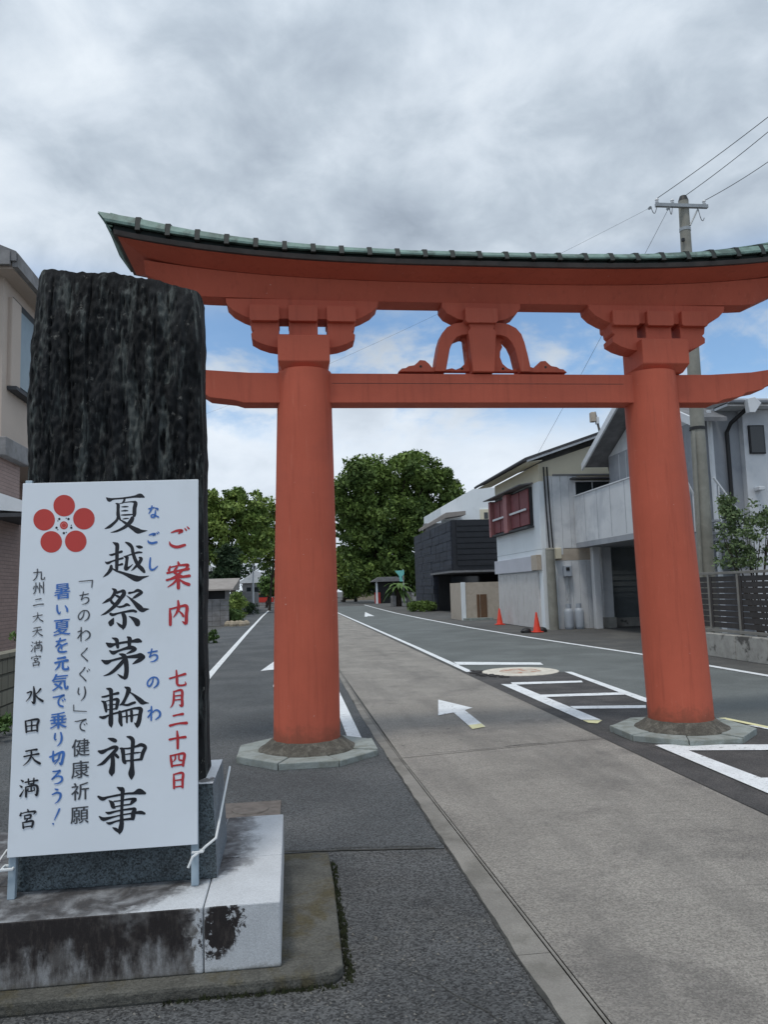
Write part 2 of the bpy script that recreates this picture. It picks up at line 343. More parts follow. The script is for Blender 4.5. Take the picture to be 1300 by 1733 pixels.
# near pavement asphalt, left of the concrete
struct('pavement_asphalt', MB().sheet([(-8, -3)] + [(x, y) for x, y in EL if y < 4.5] + [(.85, 4.52), (.2, 4.62), (-8, 4.75)], .004), 'asphalt_near')
struct('left_lane', MB().sheet([(-8, 4.77), (.2, 4.64), (.85, 4.54)] + [(x, y) for x, y in EL if y > 4.55] + [(-3.1, 74), (-3.1, 25), (-3.6, 16), (-8, 16)], .004), 'asphalt_left')
struct('asphalt_seam', MB().add([(x, y+dy+.012*noise.noise(Vector((x*9, 1, 0))), .0055) for dy in (0, .022) for x, y in [(-.1+i*.06, 4.67-.13*(i*.06)/.95) for i in range(16)]], [(i, i+1, i+17, i+16) for i in range(15)]), 'joint')
struct('right_lane', MB().sheet([(3.1, 13.6), (4.62, 12.9), (4.5, 8.3), (4.9, 6.5), (5.5, -2), (7.3, -2), (7.28, 11), (7.22, 15.4), (6.85, 21.4), (6.6, 30), (6.5, 45), (7.2, 74), (3.15, 74)], .004), 'asphalt_right')
struct('hatched_island', MB().sheet([(2.98, -2), (5.5, -2), (4.9, 6.5), (4.5, 8.3), (4.62, 12.9), (3.1, 13.6), (2.98, 13.6)], .0045), 'asphalt_island')
conc = struct('concrete_carriageway', MB().sheet([(.955, -2), (.81, 8), (2.97, -2), (2.98, 13.6), (3.06, 74), (.80, 74)], .003), 'groove')
cuts = [-2.2, None, 14.2, 24, 36, 52, 74]
edges = [(-2.0, -2.0), (6.93, 7.28), (13.9, 14.1), (24, 24.1), (36, 36), (52, 52), (74, 74)]
for (a0, a1), (b0, b1) in zip(edges[:-1], edges[1:]):
    g_ = .006; xl, xr = 1.020 if b0 < 40 else 1.0, 2.955
    n = 14; rag = lambda i, s_: .012*noise.noise(Vector((i*.9, s_, 0)))
    xl = gx(a0)+.016; xm = gx(b0)+.016; lo_ = [(xl+(xr-xl)*i/n, a0+(a1-a0)*i/n+g_+rag(i, a0)) for i in range(n+1)]; hi_ = [(xm+(xr-xm)*i/n, b0+(b1-b0)*i/n-g_+rag(i, b0)) for i in range(n, -1, -1)]
    build('concrete_slab', MB().sheet(lo_+hi_, .010), 'concrete', conc)
for a0, b0 in ((-2, 3.2), (3.2, 6.8), (6.8, 10.4), (10.4, 14), (14, 24), (24, 40), (40, 74)):
    e_ = [(x, y) for x, y in EL if a0 < y < b0 and y < 12]
    build('edge_strip', MB().sheet([(ex(a0), a0+.0015)] + e_ + [(ex(b0), b0-.0015), (gx(b0)-.007, b0-.0015), (gx(a0)-.007, a0+.0015)], .008), 'concrete_edge', conc)
    build('groove_strip', MB().sheet([(gx(a0)-.001, a0), (gx(a0)+.012, a0), (gx(b0)+.012, b0), (gx(b0)-.001, b0)], .0085), 'concrete_edge', conc)
def line(name, pts, wd, z=.012, m='paint'):
    mb = MB(); pts = [Vector((p[0], p[1])) for p in pts]; ls, rs = [], []
    for i, p in enumerate(pts):
        d = (pts[min(i+1, len(pts)-1)] - pts[max(0, i-1)]).normalized(); n_ = Vector((-d.y, d.x)); ls.append(p+n_*wd/2); rs.append(p-n_*wd/2)
    n = len(pts); mb.add([(p.x, p.y, z) for p in ls+rs], [(i, i+1, n+i+1, n+i) for i in range(n-1)])
    return struct(name, mb, m)
line('road_edge_line', [(-1.38, 2), (-1.50, 12), (-1.56, 16), (-1.72, 30), (-1.9, 50), (-1.95, 66)], .13)
line('lane_line', [(.61, 7.95), (.61, 14), (.60, 22), (.55, 40)], .14)
line('centre_line', [(3.10, 13.5), (3.13, 20), (3.12, 35), (3.08, 74)], .13)
line('road_edge_line', [(7.30, 4), (7.24, 11), (7.17, 15.4), (6.95, 18.5), (6.76, 21.4), (6.5, 28), (6.42, 38), (6.45, 48), (6.8, 62), (7.3, 78)], .14)
def mark(name, quad, z=.012, m='paint'): return struct(name, MB().sheet(quad, z), m)
def gq(*uv): return [tuple(G(a, b_)[:2]) for a, b_ in uv]
# hatching beside the manhole
mark('hatch_line', gq((848, 1159), (872, 1159), (1018, 1220), (985, 1220)), .0125)
mark('hatch_line_end', gq((987, 1220.6), (1020, 1220.6), (1012, 1226), (997, 1225)), .012, 'paint_yellow')
mark('hatch_line', gq((956, 1138), (968, 1138), (1098, 1184), (1095, 1190), (1085, 1187)), .0125)
mark('hatch_bar', gq((865, 1156), (985, 1153), (987, 1156), (868, 1160)), .0115)
mark('hatch_bar', gq((915, 1177), (1052, 1173), (1058, 1177), (922, 1181)), .0115)
mark('hatch_bar', gq((965, 1196.5), (1094, 1195), (1094, 1200), (973, 1201)), .0115)
mark('hatch_bar', gq((768, 1121), (915, 1122), (920, 1126), (775, 1126)), .0115)
mark('hatch_line', gq((1109, 1263), (1150, 1266), (1300, 1323), (1400, 1362), (1400, 1392), (1300, 1345)), .0125)
mark('hatch_bar', gq((1112, 1262), (1420, 1262), (1420, 1271), (1150, 1272)), .0115)
mark('hatch_bar', gq((1268, 1319), (1420, 1317), (1420, 1330), (1285, 1330)), .0115)
mark('hatch_line', [(4.60, 7.55), (4.70, 7.45), (5.25, 5.2), (5.15, 5.2)], .0125)
mark('yellow_line', [(4.56, 8.00), (4.64, 8.00), (4.78, 7.30), (4.70, 7.30)], .0128, 'paint_yellow')
# arrows
mark('road_arrow', gq((742, 1186), (800, 1200), (787, 1204), (822, 1232), (800, 1236), (768, 1208), (742, 1213)), .0165)
mark('arrow_tail', gq((793, 1230), (815, 1227), (822, 1232.5), (800, 1236.5)), .0175, 'paint_yellow')
mark('road_arrow', [(-.62, 15.2), (-.40, 17.2), (.10, 15.6), (-.15, 15.6), (-.12, 12.6), (-.32, 12.6), (-.30, 15.4)], .012)
mark('road_arrow', gq((618, 1036), (634, 1043), (622, 1043), (622, 1044), (617, 1044)), .012)
# manhole: pale concrete ring, iron lid with worn paint
mc = G(881, 1137.5); rad = .66
mh = thing('manhole_cover', 'round pale manhole cover with worn red paint in its middle on the road', 'manhole', (mc.x, mc.y, 0))
build('ring', MB().lathe((mc.x, mc.y), [(rad, .0), (rad, .014), (rad-.02, .02), (.36, .02), (.36, .0)], 48), M.setdefault('mh_pale', mat('mh_pale', (.62, .58, .50), .85, .1, 8, (.42, .38, .32), .5, 10, bump=.3)), mh)
build('lid', MB().lathe((mc.x, mc.y), [(.355, .0), (.355, .022), (0.001, .022)], 48), mat('mh_red', (.52, .46, .38), .8, .15, 12, (.36, .12, .06), .95, 6, .50, .60, bump=.3), mh)
rubble = MB()
for i in range(70):
    a = random.uniform(2.5, 4.2); rr = rad + random.uniform(.02, .22)
    p = Vector((mc.x + rr*math.cos(a), mc.y + rr*math.sin(a), .008)); s_ = random.uniform(.01, .035)
    rubble.box(p.x-s_, p.x+s_, p.y-s_*.8, p.y+s_*.8, 0, s_*.9)
build('rubble', rubble, 'asphalt_island', kind='stuff', label='broken dark asphalt crumbs at the rim of the manhole', cat='rubble')
# small iron cover behind the stele base
mcv = thing('meter_cover', 'small rusty rectangular iron cover with oval lid set in the pavement', 'iron cover', (-.3, 5.57, 0))
build('frame', MB().box(-.50, -.10, 5.38, 5.77, .0, .014), 'rust', mcv, bevel=.004)
build('lid', MB().loft([[(-.31+.13*math.cos(t_)*k, 5.575+.135*math.sin(t_)*k, z) for t_ in np.linspace(0, 2*math.pi, 29)[:-1]] for k, z in ((1, .014), (.97, .021), (.6, .019), (.02, .019))]), 'rust', mcv)
# ragged crack along the asphalt edge
mb = MB(); pts = [(ex(y)+x-.835, y) for x, y in ragged(.835, 2.0, 7.0, .05, .013, 2.0)]; n = len(pts)
wd = [.004+.012*max(0, noise.noise(Vector((p[1]*5, 9, 0)))+.2) for p in pts]
mb.add([(p[0]-w_, p[1], .0092) for p, w_ in zip(pts, wd)] + [(p[0]+w_, p[1], .0092) for p, w_ in zip(pts, wd)], [(i, i+1, n+i+1, n+i) for i in range(n-1)])
struct('crack', mb, 'joint')

def crack(p0, p1, wdt, seed, z=.0112, amp=.05):
    mb = MB(); p0, p1 = Vector(p0), Vector(p1); n = max(8, int((p1-p0).length/.05)); d = (p1-p0).normalized(); nn = Vector((-d.y, d.x)); A, B_ = [], []
    for i in range(n+1):
        k = i/n; p = p0.lerp(p1, k)+nn*(amp*noise.noise(Vector((k*n*.12, seed, 0)))+amp*.35*noise.noise(Vector((k*n*.5, seed, 4))))
        w_ = wdt*(.35+1.1*abs(noise.noise(Vector((k*n*.3, seed, 9)))))*min(1, 6*k, 6*(1-k)); A.append((*(p+nn*w_), z)); B_.append((*(p-nn*w_), z))
    mb.add(A+B_, [(i, i+1, n+2+i, n+1+i) for i in range(n)]); return struct('crack', mb, 'joint')
crack((1.05, 7.02), (2.9, 7.30), .006, 3.1, .0112, .03); crack((1.95, 7.15), (2.35, 7.23), .012, 5.2)
crack((.15, 4.66), (.82, 4.60), .006, 1.2, .0062, .03); crack((.25, 3.35), (.8, 2.6), .003, 7.7, .0062, .08); crack((-.9, 2.55), (.2, 2.75), .003, 2.7, .0062, .08)
crack((3.3, 6.2), (3.0, 9.0), .005, 8.1, .0062, .06); crack((1.5, 2.4), (2.4, 3.6), .0022, 4.4, .0112, .12)
# ------------------------------------------------------------------ torii gate
sT = .9225                                   # gate plane sits 7.38 m out
TCX, TCY = 2.14*sT, 7.38
def T8(x, z): return x*sT, 1.5+(z-1.5)*sT    # from the 8 m measuring plane
gate = thing('torii_gate', 'big vermilion torii gate with green copper roof straddling the road', 'torii gate', (TCX, TCY, 0))
def loc8(x, y8, z): a, b_ = T8(x, z); return (a, TCY+(y8-8)*sT, b_)
for sgn, xb, xt, lab in ((-1, .13, .175, 'left'), (1, 4.13, 4.02, 'right')):
    prof = [(.150, .310), (.9, .305), (1.8, .293), (2.7, .277), (3.2, .267), (3.62, .262)]
    secs = []
    for z, r_ in prof:
        f = (z-.15)/3.47; cx = (xb+(xt-xb)*f)*sT
        secs.append([(cx+r_*math.cos(2*math.pi*k/48), TCY+r_*math.sin(2*math.pi*k/48), z) for k in range(48)])
    build('pillar', MB().loft(secs), 'red', gate, smooth=True)
    cx = xb*sT
    # dark mortar collar
    secs = []
    for i, (r_, z) in enumerate([(.452, .055), (.445, .070), (.405, .090), (.362, .120), (.330, .148), (.29, .156)]):
        secs.append([(cx+(r_*(1+.02*noise.noise(Vector((k*.7, i*.5, sgn)))))*math.cos(2*math.pi*k/40), TCY+r_*math.sin(2*math.pi*k/40), z+.006*noise.noise(Vector((k*.9, i, 5)))) for k in range(40)])
    col_ = build('base_collar', MB().loft(secs), 'collar', gate, smooth=True)
    # octagonal kerb stones round it, with a joint between each
    ro, ri = .685, .45
    for k in range(8):
        a0, a1 = math.pi/8+k*math.pi/4+.006, math.pi/8+(k+1)*math.pi/4-.006
        h = .062+.006*math.sin(k*2.1+sgn); p = []
        for z in (0, h): p += [(cx+ri*math.cos(a0), TCY+ri*math.sin(a0), z), (cx+ro*math.cos(a0), TCY+ro*math.sin(a0), z), (cx+ro*math.cos(a1), TCY+ro*math.sin(a1), z), (cx+ri*math.cos(a1), TCY+ri*math.sin(a1), z)]
        build('plinth_stone', MB().hexa(p), 'stone_plinth', gate, bevel=.008)
# tie beam (nuki) with stepped, upswept noses
def mirror(poly): return [(4.28-x, z) for x, z in reversed(poly)]
def P8(poly): return [T8(x, z) for x, z in poly]
yb = lambda h: (TCY-h*sT, TCY+h*sT)
def nuki_poly():
    top = [(-1.27, 3.86), (-.9, 3.805), (-.4, 3.775), (.2, 3.77), (4.08, 3.77), (4.68, 3.775), (5.18, 3.805), (5.55, 3.86)]
    bot = [(5.5, 3.70), (5.36, 3.655), (5.30, 3.61), (5.1, 3.57), (5.04, 3.53), (4.82, 3.49), (4.74, 3.455), (4.4, 3.455), (-.12, 3.455), (-.46, 3.455), (-.54, 3.48), (-.80, 3.51), (-.86, 3.55), (-1.04, 3.59), (-1.10, 3.64), (-1.22, 3.68)]
    return top+bot
build('tie_beam', MB().prism(P8(nuki_poly()), *yb(.125)), 'red', gate, bevel=.006)
mb = MB()
for x0, x1 in ((.46, 3.66),): a0, b0 = T8(x0, 3.665); a1, b1 = T8(x1, 3.658); mb.box(a0, a1, TCY-.125*sT-.0015, TCY-.125*sT+.01, b0-.0035, b0+.0005)
build('seam_line', mb, 'joint', gate)
# lintels: lofted so that both curve upward
def curve_z(x, amp=.24): d = abs(x-2.14)/3.88; return amp*d**3.1
def section(x, hb, ht, z0, z1): return [loc8(x, 8-hb, z0), loc8(x, 8+hb, z0), loc8(x, 8+ht, z1), loc8(x, 8-ht, z1)]
xs = [2.14+d for d in np.linspace(-3.58, 3.58, 47)]
secs = []
for x in xs:
    d = abs(x-2.14); z0 = 4.555+curve_z(x, .06)+max(0, d-3.1)*.42; z1 = 4.735+curve_z(x, .235)
    secs.append(section(x, .125, .228, min(z0, z1-.02), z1))
build('lower_lintel', MB().loft(secs), 'red', gate, bevel=.004)
xs = [2.14+d for d in np.linspace(-3.79, 3.79, 49)]; secs = []
for i, x in enumerate(xs):
    z0 = 4.738+curve_z(x, .235); z1 = 4.815+curve_z(x, .25); d = (x-2.14)/3.79; xe = x-math.copysign(abs(d)**10*.20, d)
    secs.append([loc8(xe, 8-.235, z0), loc8(xe, 8+.235, z0), loc8(x, 8+.47, z1), loc8(x, 8-.47, z1)])
build('upper_lintel', MB().loft(secs), 'red', gate, bevel=.004)
# copper roof: fascia board, then folded sheets between standing seams
xs = [2.14+d for d in np.linspace(-3.82, 3.82, 61)]
def rz(x): return 4.818+curve_z(x, .25)
def rh(x): return .10+.085*(abs(x-2.14)/3.9)**3
build('eaves_board', MB().loft([[loc8(x, 8-.50, rz(x)), loc8(x, 8+.50, rz(x)), loc8(x, 8+.515, rz(x)+.042), loc8(x, 8-.515, rz(x)+.042)] for x in xs]), 'fascia', gate)
build('roof_core', MB().loft([[loc8(x, 8-.50, rz(x)+.0435), loc8(x, 8+.50, rz(x)+.0435), loc8(x, 8+.46, rz(x)+.03+rh(x)), loc8(x, 8, rz(x)+rh(x)+.16), loc8(x, 8-.46, rz(x)+.03+rh(x))] for x in xs]), 'copper_dark_shade', gate)
np_ = 27; pw = 7.74/np_
for side in (-1, 1):
    for i in range(np_):
        x0 = 2.14-3.87+i*pw+.026; x1 = x0+pw-.052; q = []
        for x in (x0, x1):
            z = rz(x)+.045; h = rh(x)
            ext = -.13 if (i == 0 and x == x0) else (.13 if (i == np_-1 and x == x1) else 0)
            L8 = loc8
            def loc8s(xx, y8, zz): f = min(1.3, max(0, (zz-z)/h)); return L8(xx+ext*f, y8, zz)
            q.append([loc8s(x, 8+side*.49, z+h*.36), loc8s(x, 8+side*.545, z+h*.33), loc8s(x, 8+side*.545, z+h*.50), loc8s(x+.0, 8+side*.505, z+h*.97+.003*math.sin(i*2.3)), loc8s(x, 8+side*.02, z+h+.135), loc8s(x, 8+side*.02, z+h+.10), loc8s(x, 8+side*.48, z+h*.75)])
        build('copper_sheet', MB().loft(q), 'copper', gate)
for i in range(np_+1):
    x = 2.14-3.87+i*pw
    if 0 < i < np_:
        z = rz(x)+.04; h = rh(x); q = []
        for dx in (-.024, .024): q.append([loc8(x+dx, 8-.50, z+h*.12), loc8(x+dx, 8-.556, z+h*.16), loc8(x+dx, 8-.510, z+h+.012), loc8(x+dx, 8, z+h+.172), loc8(x+dx, 8+.512, z+h+.022), loc8(x+dx, 8+.556, z+h*.16), loc8(x+dx, 8+.50, z+h*.12)])
        build('roof_seam', MB().loft(q), 'copper_dark_shade', gate)
for e_, sgn in ((2.14-3.84, -1), (2.14+3.84, 1)):
    z = rz(e_)+.03; h = rh(e_)
    build('roof_end', MB().loft([[loc8(x, 8-.50, z), loc8(x, 8+.50, z), loc8(x+sgn*.125, 8+.495, z+h), loc8(x+sgn*.16, 8, z+h+.14), loc8(x+sgn*.125, 8-.495, z+h)] for x in (e_-.012, e_+.004)]), 'copper', gate)
xs = [2.14+d for d in np.linspace(-3.95, 3.95, 41)]
build('ridge_cap', MB().loft([[loc8(x, 8-.09, rz(x)+rh(x)+.12), loc8(x, 8+.09, rz(x)+rh(x)+.12), loc8(x, 8+.07, rz(x)+rh(x)+.22), loc8(x, 8-.07, rz(x)+rh(x)+.22)] for x in xs]), 'copper', gate)
# bracket sets: bearing block, two arms, small blocks
def M76(x, z, y): k = y/7.6; return T8(x*k, 1.5+(z-1.5)*k)
def bracket(mir):
    c76 = .165
    def pl(poly, yf):
        q = [M76(x, z, yf) for x, z in poly]
        if mir: q = [(2*TCX-a, b_) for a, b_ in reversed(q)]
        return q
    yf = 7.76
    secs = []
    for z, hx, hy in ((3.735, .222, .17), (3.815, .262, .25), (4.085, .264, .25)):
        a, zz_ = M76(c76, z, yf); cx = 2*TCX-a if mir else a; kx = hx*yf/7.6*sT; ky = hy*sT
        secs.append([(cx-kx, TCY-ky, zz_), (cx+kx, TCY-ky, zz_), (cx+kx, TCY+ky, zz_), (cx-kx, TCY+ky, zz_)])
    build('bearing_block', MB().loft(secs), 'red', gate, bevel=.008)
    A = c76
    low = [(A-.535, 4.245), (A-.52, 4.15), (A-.495, 4.125), (A-.525, 4.095), (A-.52, 4.045), (A-.44, 4.00), (A-.35, 3.97), (A-.26, 3.955),
           (A+.26, 3.955), (A+.35, 3.97), (A+.44, 4.00), (A+.52, 4.045), (A+.525, 4.095), (A+.495, 4.125), (A+.52, 4.15), (A+.535, 4.245),
           (A+.245, 4.245), (A+.245, 4.095), (A+.145, 4.095), (A+.145, 4.245), (A-.145, 4.245), (A-.145, 4.095), (A-.245, 4.095), (A-.245, 4.245)]
    build('lower_arm', MB().prism(pl(low, 7.875), *yb(.125)), 'red', gate, bevel=.004)
    up = [(A-.775, 4.46), (A-.765, 4.40), (A-.70, 4.335), (A-.60, 4.28), (A-.535, 4.255), (A+.535, 4.255), (A+.60, 4.28), (A+.70, 4.335), (A+.765, 4.40), (A+.775, 4.46)]
    build('upper_arm', MB().prism(pl(up, 7.875), *yb(.1245)), 'red', gate, bevel=.004)
    for cx in (A-.39, A, A+.39):
        q = pl([(cx-.15, 4.40), (cx-.15, 4.255), (cx-.135, 4.235), (cx+.135, 4.235), (cx+.15, 4.255), (cx+.15, 4.40)], 7.81)
        build('small_block', MB().prism(q, *yb(.19)), 'red', gate, bevel=.006)
bracket(False); bracket(True)
# centre strut between the beams
def c76(poly, yf): return [M76(x, z, yf) for x, z in poly]
C0 = 2.025
build('upper_arm', MB().prism(c76([(C0-.42, 4.46), (C0-.42, 4.40), (C0-.37, 4.335), (C0-.25, 4.275), (C0-.15, 4.26), (C0+.15, 4.26), (C0+.25, 4.275), (C0+.37, 4.335), (C0+.42, 4.40), (C0+.42, 4.46)], 7.875), *yb(.125)), 'red', gate, bevel=.004)
build('small_block', MB().prism(c76([(C0-.175, 4.40), (C0-.175, 4.265), (C0-.155, 4.24), (C0+.155, 4.24), (C0+.175, 4.265), (C0+.175, 4.40)], 7.79), *yb(.21)), 'red', gate, bevel=.006)
build('centre_strut', MB().prism(c76([(C0-.14, 4.245), (C0-.125, 4.18), (C0-.15, 4.15), (C0-.115, 3.72), (C0+.115, 3.72), (C0+.15, 4.15), (C0+.125, 4.18), (C0+.14, 4.245)], 7.82), *yb(.17)), 'red', gate, bevel=.006)
for sg in (-1, 1):
    X = lambda d: C0+sg*d
    leg = [(.13, 4.245), (.20, 4.25), (.29, 4.235), (.37, 4.195), (.425, 4.13), (.455, 4.04), (.485, 3.90), (.515, 3.725), (.40, 3.725), (.375, 3.84), (.35, 3.96), (.315, 4.04), (.27, 4.09), (.21, 4.115), (.13, 4.12)]
    lg = [(X(d), z) for d, z in leg]; lg = lg if sg > 0 else lg[::-1]
    build('frog_leg', MB().prism(c76(lg, 7.86), *yb(.12)), 'red', gate, bevel=.005)
    inn = [(.10, 4.12), (.225, 4.115), (.235, 4.06), (.19, 4.03), (.205, 3.98), (.18, 3.93), (.175, 3.87), (.20, 3.80), (.25, 3.755), (.30, 3.735), (.34, 3.75), (.41, 3.735), (.41, 3.715), (.10, 3.715)]
    lg = [(X(d), z) for d, z in inn]; lg = lg if sg > 0 else lg[::-1]
    build('scalloped_plate', MB().prism(c76(lg, 7.97), *yb(.035)), 'red', gate, bevel=.003)
    scr = [(.44, 3.76), (.50, 3.775), (.545, 3.76), (.575, 3.80), (.615, 3.835), (.67, 3.84), (.70, 3.81), (.73, 3.785), (.79, 3.775), (.82, 3.755), (.86, 3.75), (.90, 3.715), (.44, 3.715)]
    lg = [(X(d), z) for d, z in scr]; lg = lg if sg > 0 else lg[::-1]
    build('carved_scroll', MB().prism(c76(lg, 7.90), *yb(.09)), 'red', gate, bevel=.006)
    for d, z in ((.665, 3.77), (.22, 3.765)):
        a, b_ = M76(X(d), z, 7.9); yq = TCY-(.09 if d > .5 else .035)*sT-.001
        build('nail_hole', MB().tube([(a, yq-.001, b_), (a, yq+.01, b_)], .013, 10), 'joint', gate)

# ------------------------------------------------------------------ stele with its bases
base = thing('stele_base', 'stepped pale granite base with black lichen stains under the dark stone', 'stone base', (-.78, 3.8, 0))
mb = MB(); mb.prism([(-1.95, 3.08), (.02, 3.09), (.14, 3.11), (.175, 3.16), (.185, 4.0), (.18, 4.47), (-1.95, 4.60)], 0, .055, 'z')
build('foundation', mb, 'foundation', base, bevel=.012)
Z1 = .30
for x0, x1, y0, y1 in ((-1.62, -.362, 3.175, 3.56), (-.358, -.065, 3.175, 3.72), (-.358, -.065, 3.724, 4.37), (-1.62, -.362, 3.564, 4.37)):
    build('granite_slab', MB().box(x0, x1, y0, y1, .055, Z1), 'granite_light', base, bevel=.006)
stele = thing('stone_stele', 'tall black rough standing stone behind the white notice board', 'stone monument', (-.78, 3.7, Z1))
gb = MB().loft([[(-1.17, 3.475, Z1), (-.335, 3.475, Z1), (-.335, 3.98, Z1), (-1.17, 3.98, Z1)], [(-1.15, 3.49, .69), (-.352, 3.49, .69), (-.352, 3.97, .69), (-1.15, 3.97, .69)]])
pb = build('granite_block', gb, ['granite_dark', 'granite_lit_top', 'granite_side'], stele, bevel=.004)  # one granite toned per face: polished dark front, painted-bright top
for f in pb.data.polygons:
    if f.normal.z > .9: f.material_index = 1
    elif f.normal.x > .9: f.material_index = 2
nx_, nz_ = 130, 260
def rock_pt(side, i, j):      # side 0 front grid, 1 back grid
    fx, fz = i/nx_, j/nz_; z = .688+fz*(3.02-.688)
    xl = -1.225+.07*fz+.018*noise.noise(Vector((1, 2, z*2.2)))+.008*noise.noise(Vector((4, 2, z*11)))
    xr = -.398-.006*fz+.008*noise.noise(Vector((9, 2, z*2.5)))+.004*noise.noise(Vector((9, 7, z*12)))
    x = xl+(xr-xl)*fx
    top = 3.025-.02*fx-.065*max(0, (fx-.45)/.55)**1.2-.025*max(0, (fx-.965)/.035)**2-.015*max(0, (.05-fx)/.05)**2+.022*noise.noise(Vector((x*7, 5, 0)))+.012*noise.noise(Vector((x*28, 8, 0)))
    z = .688+fz*(top-.688)
    rd = .045*((abs(fx-.5)*2)**10); rv = .05*fz**12
    vd = noise.voronoi(Vector((x*9, 4, z*2.6)))[0]; vd2 = noise.voronoi(Vector((x*26, 9, z*7)))[0]
    ro_ = .012*noise.noise(Vector((x*6, 3, z*1.3)))+.05*(vd[0]-.35)+.018*(vd2[0]-.35)+.016*noise.noise(Vector((x*22+.6*noise.noise(Vector((x*4, 1, z*3))), 6, z*2.4)))+.022*abs(noise.noise(Vector((x*50+.5*z, 9, z*6))))+.016*noise.noise(Vector((x*75, 9, z*26)))
    ro_ -= .020*max(0, 1-abs(noise.noise(Vector((x*10+z*.3, 4, z*.9))))*9)
    ed = (1-((abs(fx-.5)*2)**14)*.6)*(1-.75*fz**25)
    y = 3.555+rd+rv-ro_*ed if side == 0 else 3.86-rd-rv+ro_*.6
    return (x, y, z)
vs = [rock_pt(s_, i, j) for s_ in (0, 1) for j in range(nz_+1) for i in range(nx_+1)]; fs = []; W_ = nx_+1; O_ = W_*(nz_+1)
for j in range(nz_):
    for i in range(nx_):
        a = j*W_+i; fs += [(a, a+1, a+1+W_, a+W_), (O_+a, O_+a+W_, O_+a+W_+1, O_+a+1)]
    for i in (0, nx_): a = j*W_+i; fs.append((a, a+W_, O_+a+W_, O_+a))
for i in range(nx_):
    for j in (0, nz_): a = j*W_+i; fs.append((a, a+1, O_+a+1, O_+a))
build('standing_stone', MB().add(vs, fs), 'rock', stele, smooth=True, angle=60)

# moss along the base
mb = MB()
for i in range(1500):
    y = random.uniform(3.1, 4.45); x = .185+random.gauss(.012, .010); z = .003
    if random.random() < .25: x = random.uniform(-.5, .18); y = 3.085+random.gauss(0, .008)
    if random.random() > .55+.6*noise.noise(Vector((x*3, y*3, 2))): continue
    s_ = random.uniform(.004, .011); a = random.uniform(0, 6.28); dx, dy = math.cos(a)*s_, math.sin(a)*s_; h = random.uniform(.006, .026)
    mb.add([(x-dx, y-dy, z), (x+dx, y+dy, z), (x+dx*.3+random.gauss(0, .004), y+dy*.3, z+h)], [(0, 1, 2)])
build('moss', mb, 'moss', label='dark green moss growing along the foot of the stone base', cat='moss', kind='stuff')
mb = MB()
for i in range(900):
    y = random.uniform(1.9, 3.6); x = random.uniform(-1.5, .85)
    s_ = random.uniform(.002, .0065); mb.add([(x-s_, y, .004), (x+s_, y-s_, .004), (x, y+s_, .004), (x, y, .004+s_*1.1)], [(0, 1, 3), (1, 2, 3), (2, 0, 3)])
build('grit', mb, 'concrete_edge', label='loose pale grit scattered on the near asphalt', cat='grit', kind='stuff')

# ------------------------------------------------------------------ notice board
YB, YT, ZB, ZT = 3.385, 3.50, .40, 2.03                    # leans back slightly against the stone
bn_ = Vector((0, -(ZT-ZB), (YT-YB))).normalized()          # outward normal
def SB(u, v, off=.0):
    p0 = Vector((0, YB, ZB)) + bn_*off; d = ray(u, v); o = Vector((0, 0, EYE))
    return o + d*((p0-o).dot(bn_)/d.dot(bn_))
sign = thing('notice_board', 'white festival notice board with vertical black, red and blue brush lettering', 'notice board', (-.8, 3.4, Z1))
cs = [SB(38, 818), SB(335, 811), SB(334, 1429), SB(11, 1452)]
back = [c-bn_*.018 for c in cs]
build('board', MB().hexa([back[3], back[2], cs[2], cs[3], back[0], back[1], cs[1], cs[0]]), 'board', sign, bevel=.0015)
for (u, v, vb), nm in (((330, 1428, 1501), 1), ((15, 1450, 1530), 0)):
    topp = SB(326 if nm else 50, 814, -.036); bot = SB(u if nm else 19, vb, -.036); bot.z = Z1
    tp = SB(u, v, -.036)
    mb = MB(); 
    for a, b_ in ((bot, topp),):
        mb.hexa([(a.x-.015, a.y-.014, a.z), (a.x+.015, a.y-.014, a.z), (a.x+.015, a.y+.014, a.z), (a.x-.015, a.y+.014, a.z),
                 (b_.x-.015, b_.y-.014, b_.z), (b_.x+.015, b_.y-.014, b_.z), (b_.x+.015, b_.y+.014, b_.z), (b_.x-.015, b_.y+.014, b_.z)])
    build('post', mb, 'post_grey', sign, bevel=.003)
zoff = [0.0006]; fatk = [1.0]
